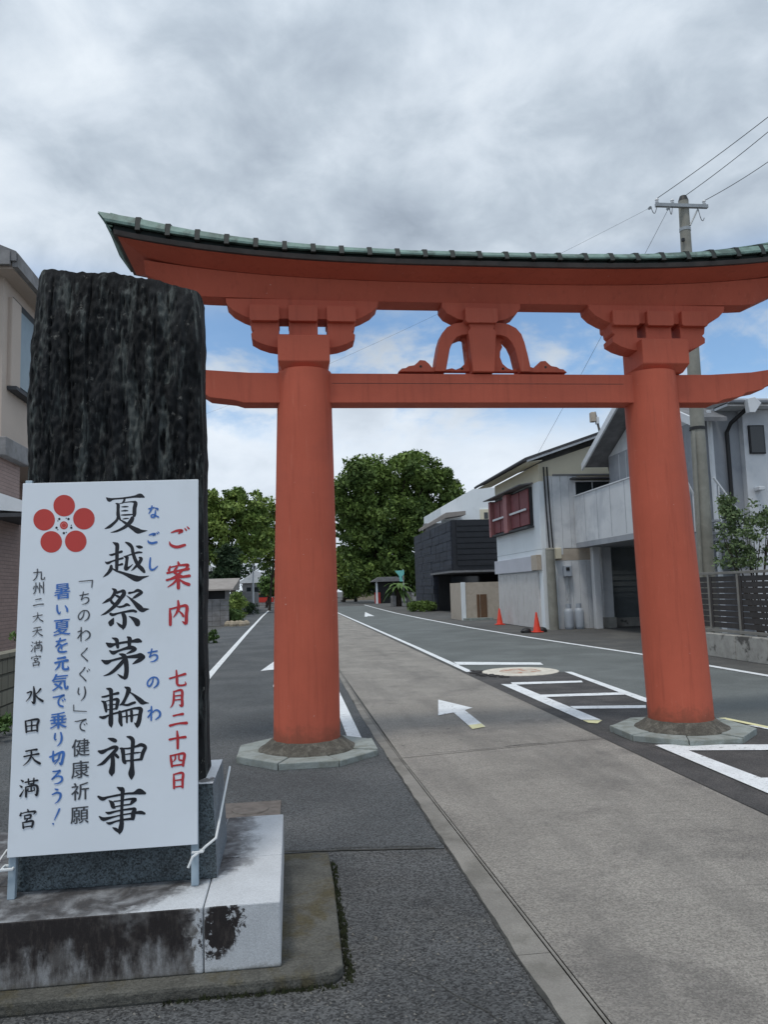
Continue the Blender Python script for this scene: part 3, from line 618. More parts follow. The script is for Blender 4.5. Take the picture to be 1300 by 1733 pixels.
def stroke(mb, pts, conv):
    """one brush stroke: (u, v, width) samples joined into a smooth ribbon with round ends"""
    P = [np.array(p, float) for p in pts]
    # resample with Catmull-Rom
    Q = []
    ext = [2*P[0]-P[1]] + P + [2*P[-1]-P[-2]]
    for i in range(1, len(ext)-2):
        for t_ in np.linspace(0, 1, 7)[:-1]:
            a, b_, c, d = ext[i-1], ext[i], ext[i+1], ext[i+2]
            Q.append(.5*((2*b_)+(-a+c)*t_+(2*a-5*b_+4*c-d)*t_**2+(-a+3*b_-3*c+d)*t_**3))
    Q.append(P[-1]); L_, R_ = [], []
    for i, q in enumerate(Q):
        d = Q[min(i+1, len(Q)-1)][:2]-Q[max(0, i-1)][:2]; d = d/(np.linalg.norm(d)+1e-9); n_ = np.array([-d[1], d[0]])*max(q[2], .3)/2*fatk[0]
        L_.append(q[:2]+n_); R_.append(q[:2]-n_)
    zoff[0] += .000004; z = zoff[0]
    def cv(p): return tuple(SB(*conv(p[0], p[1]), z))
    n = len(Q); mb.add([cv(p) for p in L_+R_], [(i, i+1, n+i+1, n+i) for i in range(n-1)])
    for e_, q, dd in ((0, Q[0], Q[1]), (1, Q[-1], Q[-2])):
        r_ = max(q[2], .3)/2*fatk[0]; zoff[0] += .000004; z = zoff[0]
        mb.add([cv((q[0]+r_*.96*math.cos(a), q[1]+r_*.96*math.sin(a))) for a in np.linspace(0, 2*math.pi, 11)[:-1]], [tuple(range(10))])
def title(name, conv, strokes):
    mb = MB(); fatk[0] = 1.22
    for s_ in strokes: stroke(mb, s_, conv)
    build(name, mb, 'ink', sign)
cA = lambda x, y: (160+x/10.83, 825+y/10.83)
cB = lambda x, y: (160+x/10.19, 980+y/10.19)
cC = lambda x, y: (160+x/10.19, 1150+y/10.19)
cD = lambda x, y: (160+x/13, 1310+y/13)
title('title_character', cA, [
 [(215,190,20),(265,225,62),(340,210,28),(520,195,26),(720,168,34),(830,150,66),(900,175,26)],
 [(545,205,34),(535,245,32),(505,285,22)],
 [(385,290,14),(425,320,50),(425,420,48),(430,520,56),(470,600,22)],
 [(440,300,12),(560,272,14),(690,262,24),(745,285,60),(728,380,60),(725,470,60),(720,515,50)],
 [(490,355,12),(555,352,24),(610,350,14)], [(485,430,12),(555,424,26),(605,424,14)], [(480,505,12),(560,502,26),(690,495,18)], [(510,580,10),(560,570,22),(620,565,12)],
 [(430,530,44),(400,600,40),(330,670,44),(265,720,46),(180,758,8)],
 [(690,560,60),(660,620,66),(570,710,52),(470,770,40),(380,805,30),(290,825,6)],
 [(480,600,20),(560,650,40),(620,695,46),(700,745,64),(790,795,84),(860,800,48),(960,790,8)]])
title('title_character', cA, [
 [(330,1005,12),(385,1035,54),(410,1060,62),(405,1180,56),(405,1300,54),(402,1430,54),(400,1520,44)],
 [(265,1230,14),(310,1235,34),(400,1205,30),(490,1175,40)],
 [(190,1365,14),(235,1385,42),(320,1350,26),(420,1320,28),(510,1295,34)],
 [(430,1425,24),(500,1405,38)],
 [(300,1440,44),(290,1500,56),(240,1570,44),(195,1610,30),(150,1645,6)],
 [(330,1490,20),(400,1530,30),(520,1570,40),(640,1620,66),(770,1670,92),(870,1650,46),(990,1620,8)],
 [(530,1262,12),(575,1275,52),(590,1290,50),(578,1400,48),(570,1490,62),(640,1455,26),(690,1410,12)],
 [(555,1260,14),(640,1235,22),(700,1215,24),(790,1190,34),(860,1190,24)],
 [(565,1005,22),(630,1040,52),(680,1100,50),(700,1200,52),(740,1320,54),(800,1430,60),(860,1490,64),(905,1545,44)],
 [(820,1285,30),(850,1310,50),(800,1400,50),(750,1450,40),(700,1500,24),(665,1525,6)],
 [(760,1075,18),(815,1090,50),(860,1095,34)]])
title('title_character', cB, [
 [(300,165,16),(350,200,54),(330,260,46),(280,330,40),(220,370,44),(130,420,8)],
 [(380,235,40),(440,215,34),(490,210,56),(500,260,60),(440,340,56),(380,420,60),(290,510,46),(190,585,34),(105,625,6)],
 [(350,275,20),(400,300,36),(440,320,20)], [(270,340,30),(290,395,40),(330,430,40)],
 [(590,240,34),(670,225,26),(740,195,46),(810,230,36),(750,270,46),(690,310,36),(650,335,12)],
 [(545,285,8),(600,325,24),(680,400,50),(760,480,78),(820,530,70),(880,522,38),(935,515,8)],
 [(370,470,12),(430,480,30),(500,465,34),(550,440,44),(600,455,22)],
 [(270,600,40),(310,615,42),(400,590,26),(520,565,30),(650,545,40),(710,560,36)],
 [(480,590,50),(505,640,62),(515,700,62),(510,780,60),(490,840,44),(485,870,12)], [(375,745,8),(430,795,40),(480,830,40)],
 [(325,670,10),(305,710,50),(280,760,84),(275,780,60)],
 [(590,640,10),(660,680,50),(720,730,86),(735,770,80)]])
title('title_character', cB, [
 [(200,1105,24),(260,1140,72),(340,1125,38),(480,1095,34),(640,1075,40),(740,1060,66),(795,1075,36)],
 [(300,1015,16),(370,1045,56),(385,1100,52),(395,1175,44)],
 [(565,1000,26),(600,1030,62),(595,1090,56),(595,1170,44)],
 [(255,1235,20),(315,1270,56),(400,1240,34),(520,1200,40),(620,1180,60),(700,1205,44),(640,1245,44),(550,1285,14)],
 [(420,1290,14),(480,1310,54),(510,1340,50)],
 [(120,1400,20),(200,1435,66),(290,1405,34),(420,1370,34),(560,1345,36),(720,1330,60),(790,1320,76),(850,1345,36),(780,1390,60),(710,1430,44),(650,1465,10)],
 [(510,1320,60),(535,1420,70),(545,1520,66),(545,1600,66),(530,1690,62),(515,1725,20)], [(395,1640,12),(450,1680,36),(510,1710,36)],
 [(500,1400,50),(430,1480,56),(340,1570,50),(250,1635,36),(150,1670,8)]])
title('title_character', cC, [
 [(205,155,20),(270,180,60),(280,260,54),(280,400,54),(280,560,56),(275,680,70),(275,770,64),(285,820,16)],
 [(125,300,24),(190,290,30),(290,260,26),(400,235,44)],
 [(115,370,14),(165,400,48),(185,480,50),(195,550,34)],
 [(170,380,14),(270,355,18),(390,345,50),(385,430,50),(370,500,40)],
 [(220,440,8),(300,430,18),(370,425,14)], [(200,520,14),(290,515,20),(370,500,26)],
 [(85,645,24),(150,655,46),(230,620,26),(320,590,28),(440,560,30),(600,520,24)],
 [(520,130,20),(580,170,70),(560,250,54),(520,340,44),(480,410,44),(430,440,16)],
 [(600,215,16),(680,270,34),(760,340,64),(820,390,70),(870,400,36),(930,405,8)],
 [(470,430,24),(560,440,34),(630,415,40),(690,395,36)],
 [(430,560,50),(440,640,56),(440,720,58),(460,790,36)],
 [(430,560,26),(560,525,24),(700,495,34),(790,510,60),(780,600,56),(765,700,62),(735,790,60),(735,830,14)], [(680,745,10),(715,780,40)],
 [(470,645,16),(600,625,22),(760,600,20)],
 [(545,545,26),(550,640,30),(552,740,26)], [(630,540,40),(635,640,44),(632,720,34)]])
title('title_character', cC, [
 [(230,1015,16),(300,1035,54),(350,1055,58)],
 [(65,1235,30),(125,1250,60),(220,1205,36),(330,1165,50),(385,1180,44),(330,1250,50),(240,1340,46),(140,1440,46),(40,1485,8)],
 [(300,1300,54),(310,1400,60),(305,1500,70),(290,1600,84),(290,1655,24)],
 [(310,1260,16),(360,1300,44),(400,1340,40)],
 [(435,1185,20),(475,1210,58),(490,1300,54),(500,1400,54),(520,1435,46)],
 [(470,1190,20),(600,1185,26),(720,1150,34),(800,1125,52),(870,1165,50),(830,1260,54),(800,1370,46)],
 [(510,1295,12),(600,1280,20),(720,1262,24),(790,1255,12)], [(510,1405,26),(640,1395,24),(790,1375,36)],
 [(555,985,20),(620,1005,54),(655,1060,60),(648,1200,54),(640,1350,52),(642,1500,60),(632,1620,92),(630,1690,50),(632,1725,10)]])
title('title_character', cD, [
 [(490,290,20),(570,330,80),(610,350,80),(605,500,66),(595,700,58),(590,900,62),(590,1080,80),(570,1200,90),(545,1280,60),(545,1320,16)], [(390,1175,14),(460,1215,60),(520,1260,50)],
 [(75,495,40),(170,545,72),(280,510,40),(480,470,40),(700,430,40),(860,420,50),(980,385,110),(1100,420,50)],
 [(310,580,16),(375,640,76),(400,720,70),(440,745,30)], [(420,600,24),(560,585,26),(760,550,40),(890,555,60),(830,610,66),(790,660,40)], [(430,720,24),(600,690,28),(780,665,30)],
 [(240,840,20),(310,858,50),(460,820,34),(620,790,34),(800,765,44),(880,770,60),(850,850,80),(840,930,80),(840,985,60)],
 [(95,930,20),(180,990,70),(300,970,50),(460,930,30),(640,890,28),(840,860,36),(1000,845,66),(1090,865,46)],
 [(260,1070,24),(330,1085,50),(460,1040,34),(620,1005,36),(840,980,50)]])
# smaller lettering from the built-in font's glyphs, slanted a little like the brush hand
GL = {}
def glyph(ch):
    if ch not in GL:
        c = bpy.data.curves.new('glyph', 'FONT'); c.body = ch; o = bpy.data.objects.new('glyph', c); COL.objects.link(o)
        me = bpy.data.meshes.new_from_object(o.evaluated_get(bpy.context.evaluated_depsgraph_get()))
        GL[ch] = (np.array([v.co[:2] for v in me.vertices]) if len(me.vertices) else np.zeros((0, 2)), [tuple(p.vertices) for p in me.polygons])
        bpy.data.objects.remove(o); bpy.data.curves.remove(c); bpy.data.meshes.remove(me)
    return GL[ch]
BR = {   # brush strokes in a 100-unit square, y down: (x, y, width)
'ご': [[(22,24,5),(45,18,10),(66,20,13),(52,30,5)],[(14,62,4),(20,76,10),(45,86,12),(78,80,11)],[(78,10,4),(84,18,7)],[(88,4,4),(95,12,7)]],
'案': [[(50,2,6),(53,12,11)],[(20,16,5),(16,30,10)],[(20,20,5),(55,15,6),(86,16,11),(78,26,4)],[(10,40,8),(40,36,7),(88,30,11)],[(46,20,7),(36,38,9),(52,50,8),(64,56,9)],[(66,34,8),(48,50,7),(24,60,3)],[(8,66,8),(45,60,7),(92,56,11)],[(50,48,9),(51,70,12),(51,98,12)],[(46,66,8),(32,80,7),(12,92,3)],[(55,66,4),(72,80,10),(90,88,12)]],
'内': [[(18,32,6),(20,60,11),(20,94,11)],[(20,34,7),(50,28,7),(82,26,12),(82,60,12),(80,92,12),(66,84,3)],[(50,4,7),(52,30,12),(44,50,8),(32,66,3)],[(52,42,4),(64,54,8),(70,64,9)]],
'七': [[(10,48,9),(45,40,8),(90,30,12)],[(44,8,7),(47,50,12),(50,82,11),(70,88,9),(92,84,9),(90,70,3)]],
'月': [[(30,10,6),(30,50,11),(24,80,8),(12,96,3)],[(32,12,7),(72,8,12),(74,50,12),(74,90,13),(58,84,3)],[(32,36,6),(70,34,7)],[(32,58,6),(70,56,7)]],
'二': [[(26,28,9),(50,24,8),(74,22,13)],[(8,78,12),(50,70,9),(94,70,14)]],
'十': [[(8,46,11),(50,40,9),(92,38,13)],[(48,4,8),(51,40,13),(51,94,11),(51,100,4)]],
'四': [[(12,24,7),(16,50,12),(20,84,10)],[(14,26,8),(50,20,8),(86,20,13),(82,60,12),(80,84,10)],[(38,26,7),(38,44,8),(26,58,3)],[(58,24,7),(58,48,8),(72,54,8)],[(20,80,8),(80,76,9)]],
'日': [[(24,10,6),(26,50,12),(26,94,10)],[(26,12,7),(76,8,13),(76,50,13),(76,92,11)],[(28,48,7),(74,46,8)],[(28,86,7),(74,84,8)]],
'水': [[(48,4,7),(51,40,13),(50,88,13),(36,80,3)],[(14,34,7),(36,30,9),(26,58,7),(8,78,3)],[(84,18,10),(70,34,7),(56,46,4)],[(54,42,4),(70,64,9),(94,82,13)]],
'田': [[(12,20,7),(16,50,12),(18,88,9)],[(14,22,8),(86,16,14),(82,50,12),(82,86,10)],[(49,22,8),(49,80,9)],[(18,52,7),(82,48,8)],[(18,82,8),(82,78,9)]],
'天': [[(22,18,9),(50,14,8),(80,12,12)],[(12,46,9),(50,40,8),(90,36,12)],[(50,16,8),(50,44,10),(34,72,8),(8,94,3)],[(52,46,4),(70,70,10),(96,88,14)]],
'満': [[(10,8,4),(20,16,11)],[(4,36,4),(14,44,11)],[(6,90,10),(16,74,7),(26,58,3)],[(32,22,8),(62,18,7),(94,16,11)],[(48,6,8),(49,32,8)],[(76,4,8),(74,30,8)],[(48,32,6),(75,31,7)],[(34,46,7),(36,70,11),(36,96,10)],[(36,46,7),(90,42,12),(90,90,12),(80,84,3)],[(62,30,7),(62,64,8)],[(46,54,6),(47,68,7),(76,66,6),(77,52,7)]],
'宮': [[(50,0,6),(54,10,11)],[(16,14,5),(12,30,11)],[(16,20,6),(52,14,7),(90,14,12),(80,28,3)],[(34,32,6),(36,50,9)],[(34,33,6),(66,30,10),(62,48,8)],[(36,49,6),(62,47,7)],[(50,50,7),(42,62,7)],[(24,66,6),(28,96,11)],[(26,68,7),(76,63,12),(72,94,10)],[(28,91,7),(72,88,8)]],
'な': [[(16,26,7),(34,24,9),(56,18,6)],[(40,6,7),(34,34,9),(16,62,4)],[(66,24,8),(84,32,9),(76,40,4)],[(66,40,5),(64,64,9),(58,88,9),(36,88,7),(34,74,6),(54,72,7),(88,92,8)]],
'し': [[(34,8,7),(30,50,9),(34,84,11),(56,90,9),(84,68,4)]],
'ち': [[(18,30,7),(50,26,8),(80,22,7)],[(44,6,7),(36,40,8),(28,62,6),(52,48,6),(78,52,9),(80,74,9),(60,90,7),(34,94,3)]],
'の': [[(54,22,6),(46,56,8),(28,78,9),(14,66,8),(18,42,7),(44,20,7),(74,22,8),(88,46,10),(80,74,9),(56,92,4)]],
'わ': [[(34,6,7),(33,50,8),(32,94,7)],[(12,34,6),(36,28,8),(30,46,6),(10,76,5),(34,50,5),(64,30,7),(88,46,10),(86,72,9),(60,92,4)]],
'く': [[(66,6,9),(46,28,7),(26,48,8),(44,68,7),(68,94,10)]],
'ぐ': [[(58,6,9),(42,28,7),(24,48,8),(42,68,7),(64,94,10)],[(70,24,4),(77,34,7)],[(82,16,4),(89,26,7)]],
'り': [[(30,12,7),(26,40,8),(32,54,5),(38,48,3)],[(66,8,7),(72,40,10),(64,72,8),(44,94,3)]],
'で': [[(12,24,6),(40,22,7),(86,14,9),(60,28,7),(46,52,8),(52,78,9),(76,90,9)],[(70,42,4),(77,52,7)],[(84,36,4),(91,46,7)]],
'い': [[(18,22,7),(20,56,9),(32,78,8),(42,66,3)],[(72,28,5),(84,48,9),(86,66,9)]],
'を': [[(18,24,6),(48,22,7),(76,16,7)],[(44,6,7),(32,38,8),(14,58,4),(36,44,6),(50,50,8),(52,72,7)],[(86,40,7),(60,50,7),(34,66,7),(34,86,8),(60,92,9),(82,90,7)]],
'ろ': [[(24,14,6),(52,14,7),(68,12,9),(44,36,7),(16,64,6),(44,46,6),(76,50,9),(80,72,9),(60,88,7),(32,92,3)]],
'う': [[(40,6,5),(56,12,9)],[(24,40,6),(50,30,8),(74,38,10),(72,62,9),(58,84,6),(40,96,3)]],
'元': [[(28,16,9),(50,14,8),(74,12,12)],[(10,42,9),(50,36,8),(90,32,12)],[(40,38,8),(34,64,9),(10,90,3)],[(60,36,8),(60,76,11),(72,88,10),(94,86,10),(92,68,3)]],
'切': [[(4,44,7),(24,38,8),(48,30,8)],[(26,10,7),(24,50,10),(28,74,8),(48,62,3)],[(48,26,7),(88,20,12),(84,60,11),(74,92,12),(62,82,3)],[(66,26,8),(58,58,8),(34,92,3)]],
'大': [[(10,40,9),(50,34,8),(90,30,11)],[(50,6,7),(50,40,10),(34,68,8),(8,92,3)],[(52,44,4),(70,68,10),(96,86,13)]],
}
def lettering(items, m, fat=0, slant=.10, lean=0., thick=1.0):
    for ch, u, v, s_ in items:
        mb = MB()
        if ch in BR:
            fatk[0] = 1.0
            for st in BR[ch]:
                stroke(mb, [(u+(x-50)*s_*.0088, v+(y-50)*s_*.0088-(x-50)*s_*.0006, w_*thick*s_*.0095) for x, y, w_ in st], lambda a, b_: (a, b_))
        else:
            vs, fs = glyph(ch)
            if not len(vs): continue
            for k in (range(-2, 3) if fat else (0,)):
                zoff[0] += .000004
                q = vs-np.array([.5, .38])
                X_ = u+(q[:, 0]+lean*q[:, 1])*s_+k*fat*.5; Y_ = v-(q[:, 1]+slant*q[:, 0])*s_+(k*fat*-.22)
                mb.add([tuple(SB(a, b_, zoff[0])) for a, b_ in zip(X_, Y_)], fs)
        build('character', mb, m, sign)
lettering([('ご', 301, 911, 46), ('案', 301, 973, 52), ('内', 301, 1037, 50)], 'ink_red', 1.0)
lettering([('七', 300, 1148, 37), ('月', 300, 1182, 36), ('二', 301, 1218, 37), ('十', 300, 1252, 36), ('四', 300, 1286, 36), ('日', 301, 1321, 33)], 'ink_red', .8, thick=1.1)
lettering([('な', 259, 866, 26), ('ご', 258, 911, 26), ('し', 258, 954, 28), ('ち', 258, 1109, 28), ('の', 258, 1154, 28), ('わ', 260, 1207, 30)], 'ink_blue', .5, thick=1.35)
lettering([('ち', 142, 1012, 27), ('の', 141, 1041, 28), ('わ', 141, 1073, 30), ('く', 143, 1108, 28), ('ぐ', 141, 1141, 29), ('り', 138, 1174, 31),
          ('で', 136, 1227, 29), ('健', 136, 1265, 32), ('康', 135, 1302, 32), ('祈', 135, 1339, 32), ('願', 134, 1379, 32)], 'ink_thin', .35, thick=.95)
lettering([('暑', 105, 1000, 29), ('い', 104, 1031, 29), ('夏', 104, 1061, 30), ('を', 103, 1092, 31), ('元', 103, 1123, 30), ('気', 101, 1154, 30), ('で', 99, 1186, 29),
          ('乗', 98, 1219, 30), ('り', 98, 1251, 30), ('切', 96, 1282, 31), ('ろ', 96, 1315, 31), ('う', 95, 1347, 31)], 'ink_blue', .7, thick=1.35)
fatk[0] = 1.0
mb = MB(); stroke(mb, [(100, 1369, 3.2), (96, 1378, 2.6), (91, 1388, 1.2)], lambda a, b_: (a, b_)); stroke(mb, [(89, 1394, 3), (89.5, 1394.5, 3)], lambda a, b_: (a, b_)); build('exclamation_mark', mb, 'ink_blue', sign)
mb = MB(); idc = lambda a, b_: (a, b_)
stroke(mb, [(133, 984, 1.4), (156, 982, 1.6)], idc); stroke(mb, [(156, 982, 2), (154.5, 994, 1.6)], idc); stroke(mb, [(124, 1193, 1.6), (124, 1203, 1.6)], idc); stroke(mb, [(124, 1203, 1.6), (146, 1204, 1.4)], idc)
build('quotation_marks', mb, 'ink_thin', sign)
lettering([('九', 65, 972, 22), ('州', 65, 995, 22), ('二', 64, 1019, 22), ('大', 63, 1045, 22), ('天', 62, 1069, 22), ('満', 61, 1094, 23), ('宮', 60, 1118, 22)], 'ink_thin', .1, thick=.8)
lettering([('水', 57, 1177, 37), ('田', 53, 1228, 33), ('天', 52, 1281, 36), ('満', 48, 1333, 38), ('宮', 46, 1386, 37)], 'ink', .6, thick=.95)
cr_ = MB()
def disc(mb, u, v, r_, z=.0008): mb.add([tuple(SB(u+r_*math.cos(a), v+r_*math.sin(a), z)) for a in np.linspace(0, 2*math.pi, 41)[:-1]], [tuple(range(40))])
for u, v in ((108, 855.7), (141.4, 877.8), (74, 879.6), (86, 917), (127.6, 916)): disc(cr_, u, v, 18.3)
disc(cr_, 107.5, 889, 6.8)
build('plum_crest', cr_, 'crest_red', sign)
cr_ = MB(); disc(cr_, 107.5, 889, 4.6, .0010); build('crest_centre_ring', cr_, mat('ring_pink', (.62, .20, .2), .5), sign)
cr_ = MB(); disc(cr_, 107.5, 889, 3.6, .0012); build('crest_centre', cr_, 'crest_red', sign)
cr_ = MB()
for a, rr, rd in [(-90+36+72*k, 13.2, 2.0) for k in range(5)] + [(-90+18+36*k*1.0, 12.6, 1.0) for k in range(10) if k % 2 == 0]:
    disc(cr_, 107.5+rr*math.cos(R(a)), 889+rr*math.sin(R(a)), rd, .0009)
build('crest_stamens', cr_, 'ink', sign)
rope = MB(); kx = SB(335, 1428, -.03)
rope.tube([(-.315, 3.93, .66), (-.326, 3.75, .58), (-.330, 3.50, .515), (-.338, 3.455, .47), (-.375, 3.40, .455), (kx.x+.012, kx.y-.018, .437), (kx.x-.018, kx.y-.045, .425), (kx.x-.035, kx.y-.05, .385)], .0055, 8)
rope.tube([(kx.x+.02, kx.y+.02, .43), (kx.x+.022, kx.y-.026, .437), (kx.x-.02, kx.y-.03, .437), (kx.x-.022, kx.y+.02, .432), (kx.x+.02, kx.y+.02, .43)], .005, 8)
build('tie_rope', rope, 'rope', label='white cord tying the right post of the notice board to the stone', cat='cord', smooth=True)
rope = MB(); q = SB(14, 1468, -.03)
rope.tube([(q.x+.02, q.y+.02, q.z), (q.x+.022, q.y-.026, q.z), (q.x-.02, q.y-.03, q.z), (q.x-.022, q.y+.02, q.z), (q.x+.02, q.y+.02, q.z)], .006, 8); rope.tube([(q.x-.01, q.y-.02, q.z), (q.x-.05, q.y-.02, q.z-.01), (q.x-.10, q.y+.02, q.z-.06), (q.x-.11, q.y+.3, q.z-.02)], .005, 8)
build('tie_rope', rope, 'rope', label='white cord knotted round the left post of the notice board', cat='cord', smooth=True)

# ------------------------------------------------------------------ trees
def leaves(centres, radii, n, size, squash=.75):
    """n leaf quads gathered in clumps"""
    c = np.array(centres); k = rng.integers(0, len(c), n); r = np.array(radii)[k][:, None]
    d = rng.normal(size=(n, 3)); d /= np.linalg.norm(d, axis=1)[:, None]; rad_ = rng.random((n, 1))**.45
    p = c[k]+d*rad_*r*np.array([1, 1, squash])
    a = rng.normal(size=(n, 3)); a /= np.linalg.norm(a, axis=1)[:, None]; up = rng.normal(size=(n, 3))*.8+np.array([0, 0, .35]); b = np.cross(a, up); b /= np.linalg.norm(b, axis=1)[:, None]+1e-9
    s = size*(0.35+1.25*rng.random((n, 1))**1.8); a = a*s; b = b*s*.55
    V = np.stack([p-a, p+b*.9, p+a, p-b*.9], 1).reshape(-1, 3); F = np.arange(4*n).reshape(-1, 4)
    return V, F
def crown_obj(name, V, F, m, parent):
    org = ORG[parent.name]; me = bpy.data.meshes.new(name); V = V-np.array(org)
    me.vertices.add(len(V)); me.vertices.foreach_set('co', V.ravel()); me.loops.add(F.size); me.loops.foreach_set('vertex_index', F.ravel())
    me.polygons.add(len(F)); me.polygons.foreach_set('loop_start', np.arange(0, F.size, 4)); me.update(); me.materials.append(M[m])
    o = bpy.data.objects.new(name, me); COL.objects.link(o); o.parent = parent; ORG[o.name] = org; return o
def tree(name, label, base, lobes, clumps, cr_size, n, leaf, m, trunk_r=.3, group=None, cat='tree', limbs=6, shell=.55):
    t_ = thing(name, label, cat, base, group); cs_, rs_ = [], []
    vol = np.array([l[3]*l[4]*l[5] for l in lobes]) if len(lobes[0]) > 4 else np.array([l[3]**3 for l in lobes]); pr = vol**.7/np.sum(vol**.7)
    for i in range(clumps):
        l = lobes[rng.choice(len(lobes), p=pr)]; d = rng.normal(size=3); d /= np.linalg.norm(d); rr = shell+(1-shell)*rng.random()**.5
        ax = l[3:6] if len(l) > 4 else (l[3],)*3
        cs_.append([l[0]+d[0]*ax[0]*rr, l[1]+d[1]*ax[1]*rr, l[2]+d[2]*ax[2]*rr]); rs_.append(cr_size*(.6+.8*rng.random()))
    V, F = leaves(cs_, rs_, n, leaf)
    crown_obj('crown', V, F, m, t_)
    b0 = Vector(base); mid = Vector((sum(l[0] for l in lobes)/len(lobes), sum(l[1] for l in lobes)/len(lobes), min(l[2]-(l[5] if len(l) > 4 else l[3])*.5 for l in lobes)))
    mb = MB(); fork = b0.lerp(Vector((b0.x+(mid.x-b0.x)*.5, b0.y, max(mid.z, b0.z+1))), .6)
    mb.tube([b0, b0.lerp(fork, .15)+Vector((.02, 0, 0)), b0.lerp(fork, .5)+Vector((trunk_r*.3, 0, 0)), fork], [trunk_r*1.35, trunk_r*1.0, trunk_r*.85, trunk_r*.7], 12)
    build('trunk', mb, 'bark', t_, smooth=True)
    for i in range(limbs):
        c = Vector(cs_[int(rng.integers(0, len(cs_)))]); mb = MB(); mdp = fork.lerp(c, .5)+Vector((0, 0, abs(c.z-fork.z)*.12))
        mb.tube([fork-Vector((0, 0, .1)), mdp, c], [trunk_r*.45, trunk_r*.25, trunk_r*.06], 7); build('limb', mb, 'bark', t_, smooth=True)
    return t_
def W(u, v, y): return PY(u, v, y)
def lobe(u, v, y, ru, rv=None, ry=None):
    p = W(u, v, y); k = y/1301; rv = rv or ru; return (p.x, p.y, p.z, ru*k, (ry or ru)*k, rv*k)
Y = 88
tree('camphor_tree', 'huge dark green camphor tree rising over the road beyond the gate', (11.6, Y, 0),
     [lobe(625, 812, Y, 50, 40), lobe(690, 805, Y, 52, 40), lobe(745, 832, Y, 42, 38), lobe(590, 838, Y, 38, 34), lobe(660, 880, Y, 70, 52), lobe(610, 885, Y+3, 45, 38), lobe(720, 890, Y, 48, 40), lobe(650, 945, Y, 52, 42), lobe(765, 842, Y, 30, 26), lobe(640, 975, Y, 44, 30), lobe(690, 965, Y, 44, 34), lobe(605, 930, Y+2, 26, 26)],
     460, 1.15, 105000, .24, 'leaf_camphor', .9, limbs=14, shell=.35)
tree('round_tree', 'mid green round tree under the left edge of the big camphor', (6.6, 100, 0), [lobe(588, 965, 100, 30, 34), lobe(600, 985, 100, 24, 24)], 60, 1.1, 9000, .24, 'leaf_light', .3, limbs=4, shell=.3)
Y = 58
tree('broadleaf_tree', 'light green airy tree with sky gaps left of the near gate pillar', (-4.2, Y, 0),
     [lobe(385, 868, Y, 52, 42), lobe(350, 900, Y, 45, 48), lobe(430, 895, Y, 34, 40), lobe(395, 925, Y, 46, 34), lobe(320, 880, Y, 50, 50), lobe(410, 850, Y, 34, 28), lobe(365, 860, Y, 36, 30)],
     250, .60, 34000, .15, 'leaf_light', .25, limbs=12, shell=.3)
tree('broadleaf_tree', 'taller thin crowned tree showing right beside the near gate pillar', (-1.9, 66, 0),
     [lobe(462, 885, 66, 34, 40), lobe(455, 930, 66, 32, 30), lobe(490, 900, 66, 34, 50)], 130, .6, 15000, .16, 'leaf_light', .10, limbs=6, shell=.35)
tree('conifer_tree', 'dark green dense tree rising behind the roofed wall', (-4.6, 52, 0), [lobe(386, 940, 52, 16, 18), lobe(386, 960, 52, 22, 22), lobe(380, 975, 52, 20, 14)], 50, .45, 7000, .12, 'leaf_dark', .15, limbs=3, shell=.3)
tree('broadleaf_tree', 'small dark rounded tree by the red car far down the road', (-2.6, 80, 0), [lobe(455, 992, 80, 20, 16), lobe(470, 985, 80, 16, 16)], 30, .6, 3000, .18, 'leaf_mid', .15, limbs=3, shell=.2)
wd_ = thing('far_woods', 'dark belt of woods closing the far end of the road', 'woods', (0, 150, 0)); wd_['kind'] = 'stuff'
cs_ = [[x+rng.normal()*2, 165+rng.normal()*7-abs(x-10)*.12, 2.5+rng.random()**1.2*(6 if -30 < x < 40 else 7)] for x in np.linspace(-150, 170, 420)]
V, F = leaves(cs_, [3.2]*len(cs_), 42000, .55, 1.0); crown_obj('crown', V, F, 'leaf_dark', wd_)
wd_.name = 'far_woods'

# ------------------------------------------------------------------ right: white house
H = thing('white_house', 'white two storey house with dark red shuttered windows and grey side wall', 'house', (8.45, 25.2, 0))
X0, Y0, Y1 = 8.45, 25.2, 30.9
build('wall', MB().box(X0, 13.6, Y0+.012, Y1, 2.71, 5.02), 'wall_white', H); build('wall', MB().box(X0, 10.43, Y0+.012, Y1, 0, 2.70), 'wall_white', H); build('rear_wall', MB().box(10.44, 13.6, 26.2, Y1, 0, 2.70), 'wall_white', H)
build('eaves_band', MB().box(X0+.01, 13.6, Y0+.013, Y1-.01, 5.02, 5.62), 'wall_cream', H)
build('gable', MB().prism([(X0+.01, 5.62), (13.6, 5.62), (13.6, 6.9), (11.9, 6.72)], Y0+.014, Y0+.2), 'wall_cream', H)
for i in range(17):
    x = X0+.16+i*.3
    z0, z1 = (2.72, 5.2) if x > 9.0 else (2.5, 5.2)
    if 9.6 < x < 11.0: continue
    build('siding_strip', MB().box(x, x+.285, Y0-.012, Y0+.012, z0, z1), 'siding_grey', H)
for i in range(6): build('siding_strip', MB().box(8.95+i*.26, 8.95+i*.26+.25, Y0-.010, Y0+.012, 0, 2.28), 'siding_grey', H)
build('balcony_shade_band', MB().box(8.9, 10.42, Y0-.006, Y0+.012, 2.3, 2.7), 'beige', H)  # beige strip paints the balcony's shade onto the wall
build('ledge', MB().box(8.95, 13.5, Y0-.05, Y0+.01, 5.2, 5.25), 'roof_grey', H)
def roof_slab(mb, pts, th): mb.hexa([(*p[:2], p[2]-th) for p in pts]+list(pts))
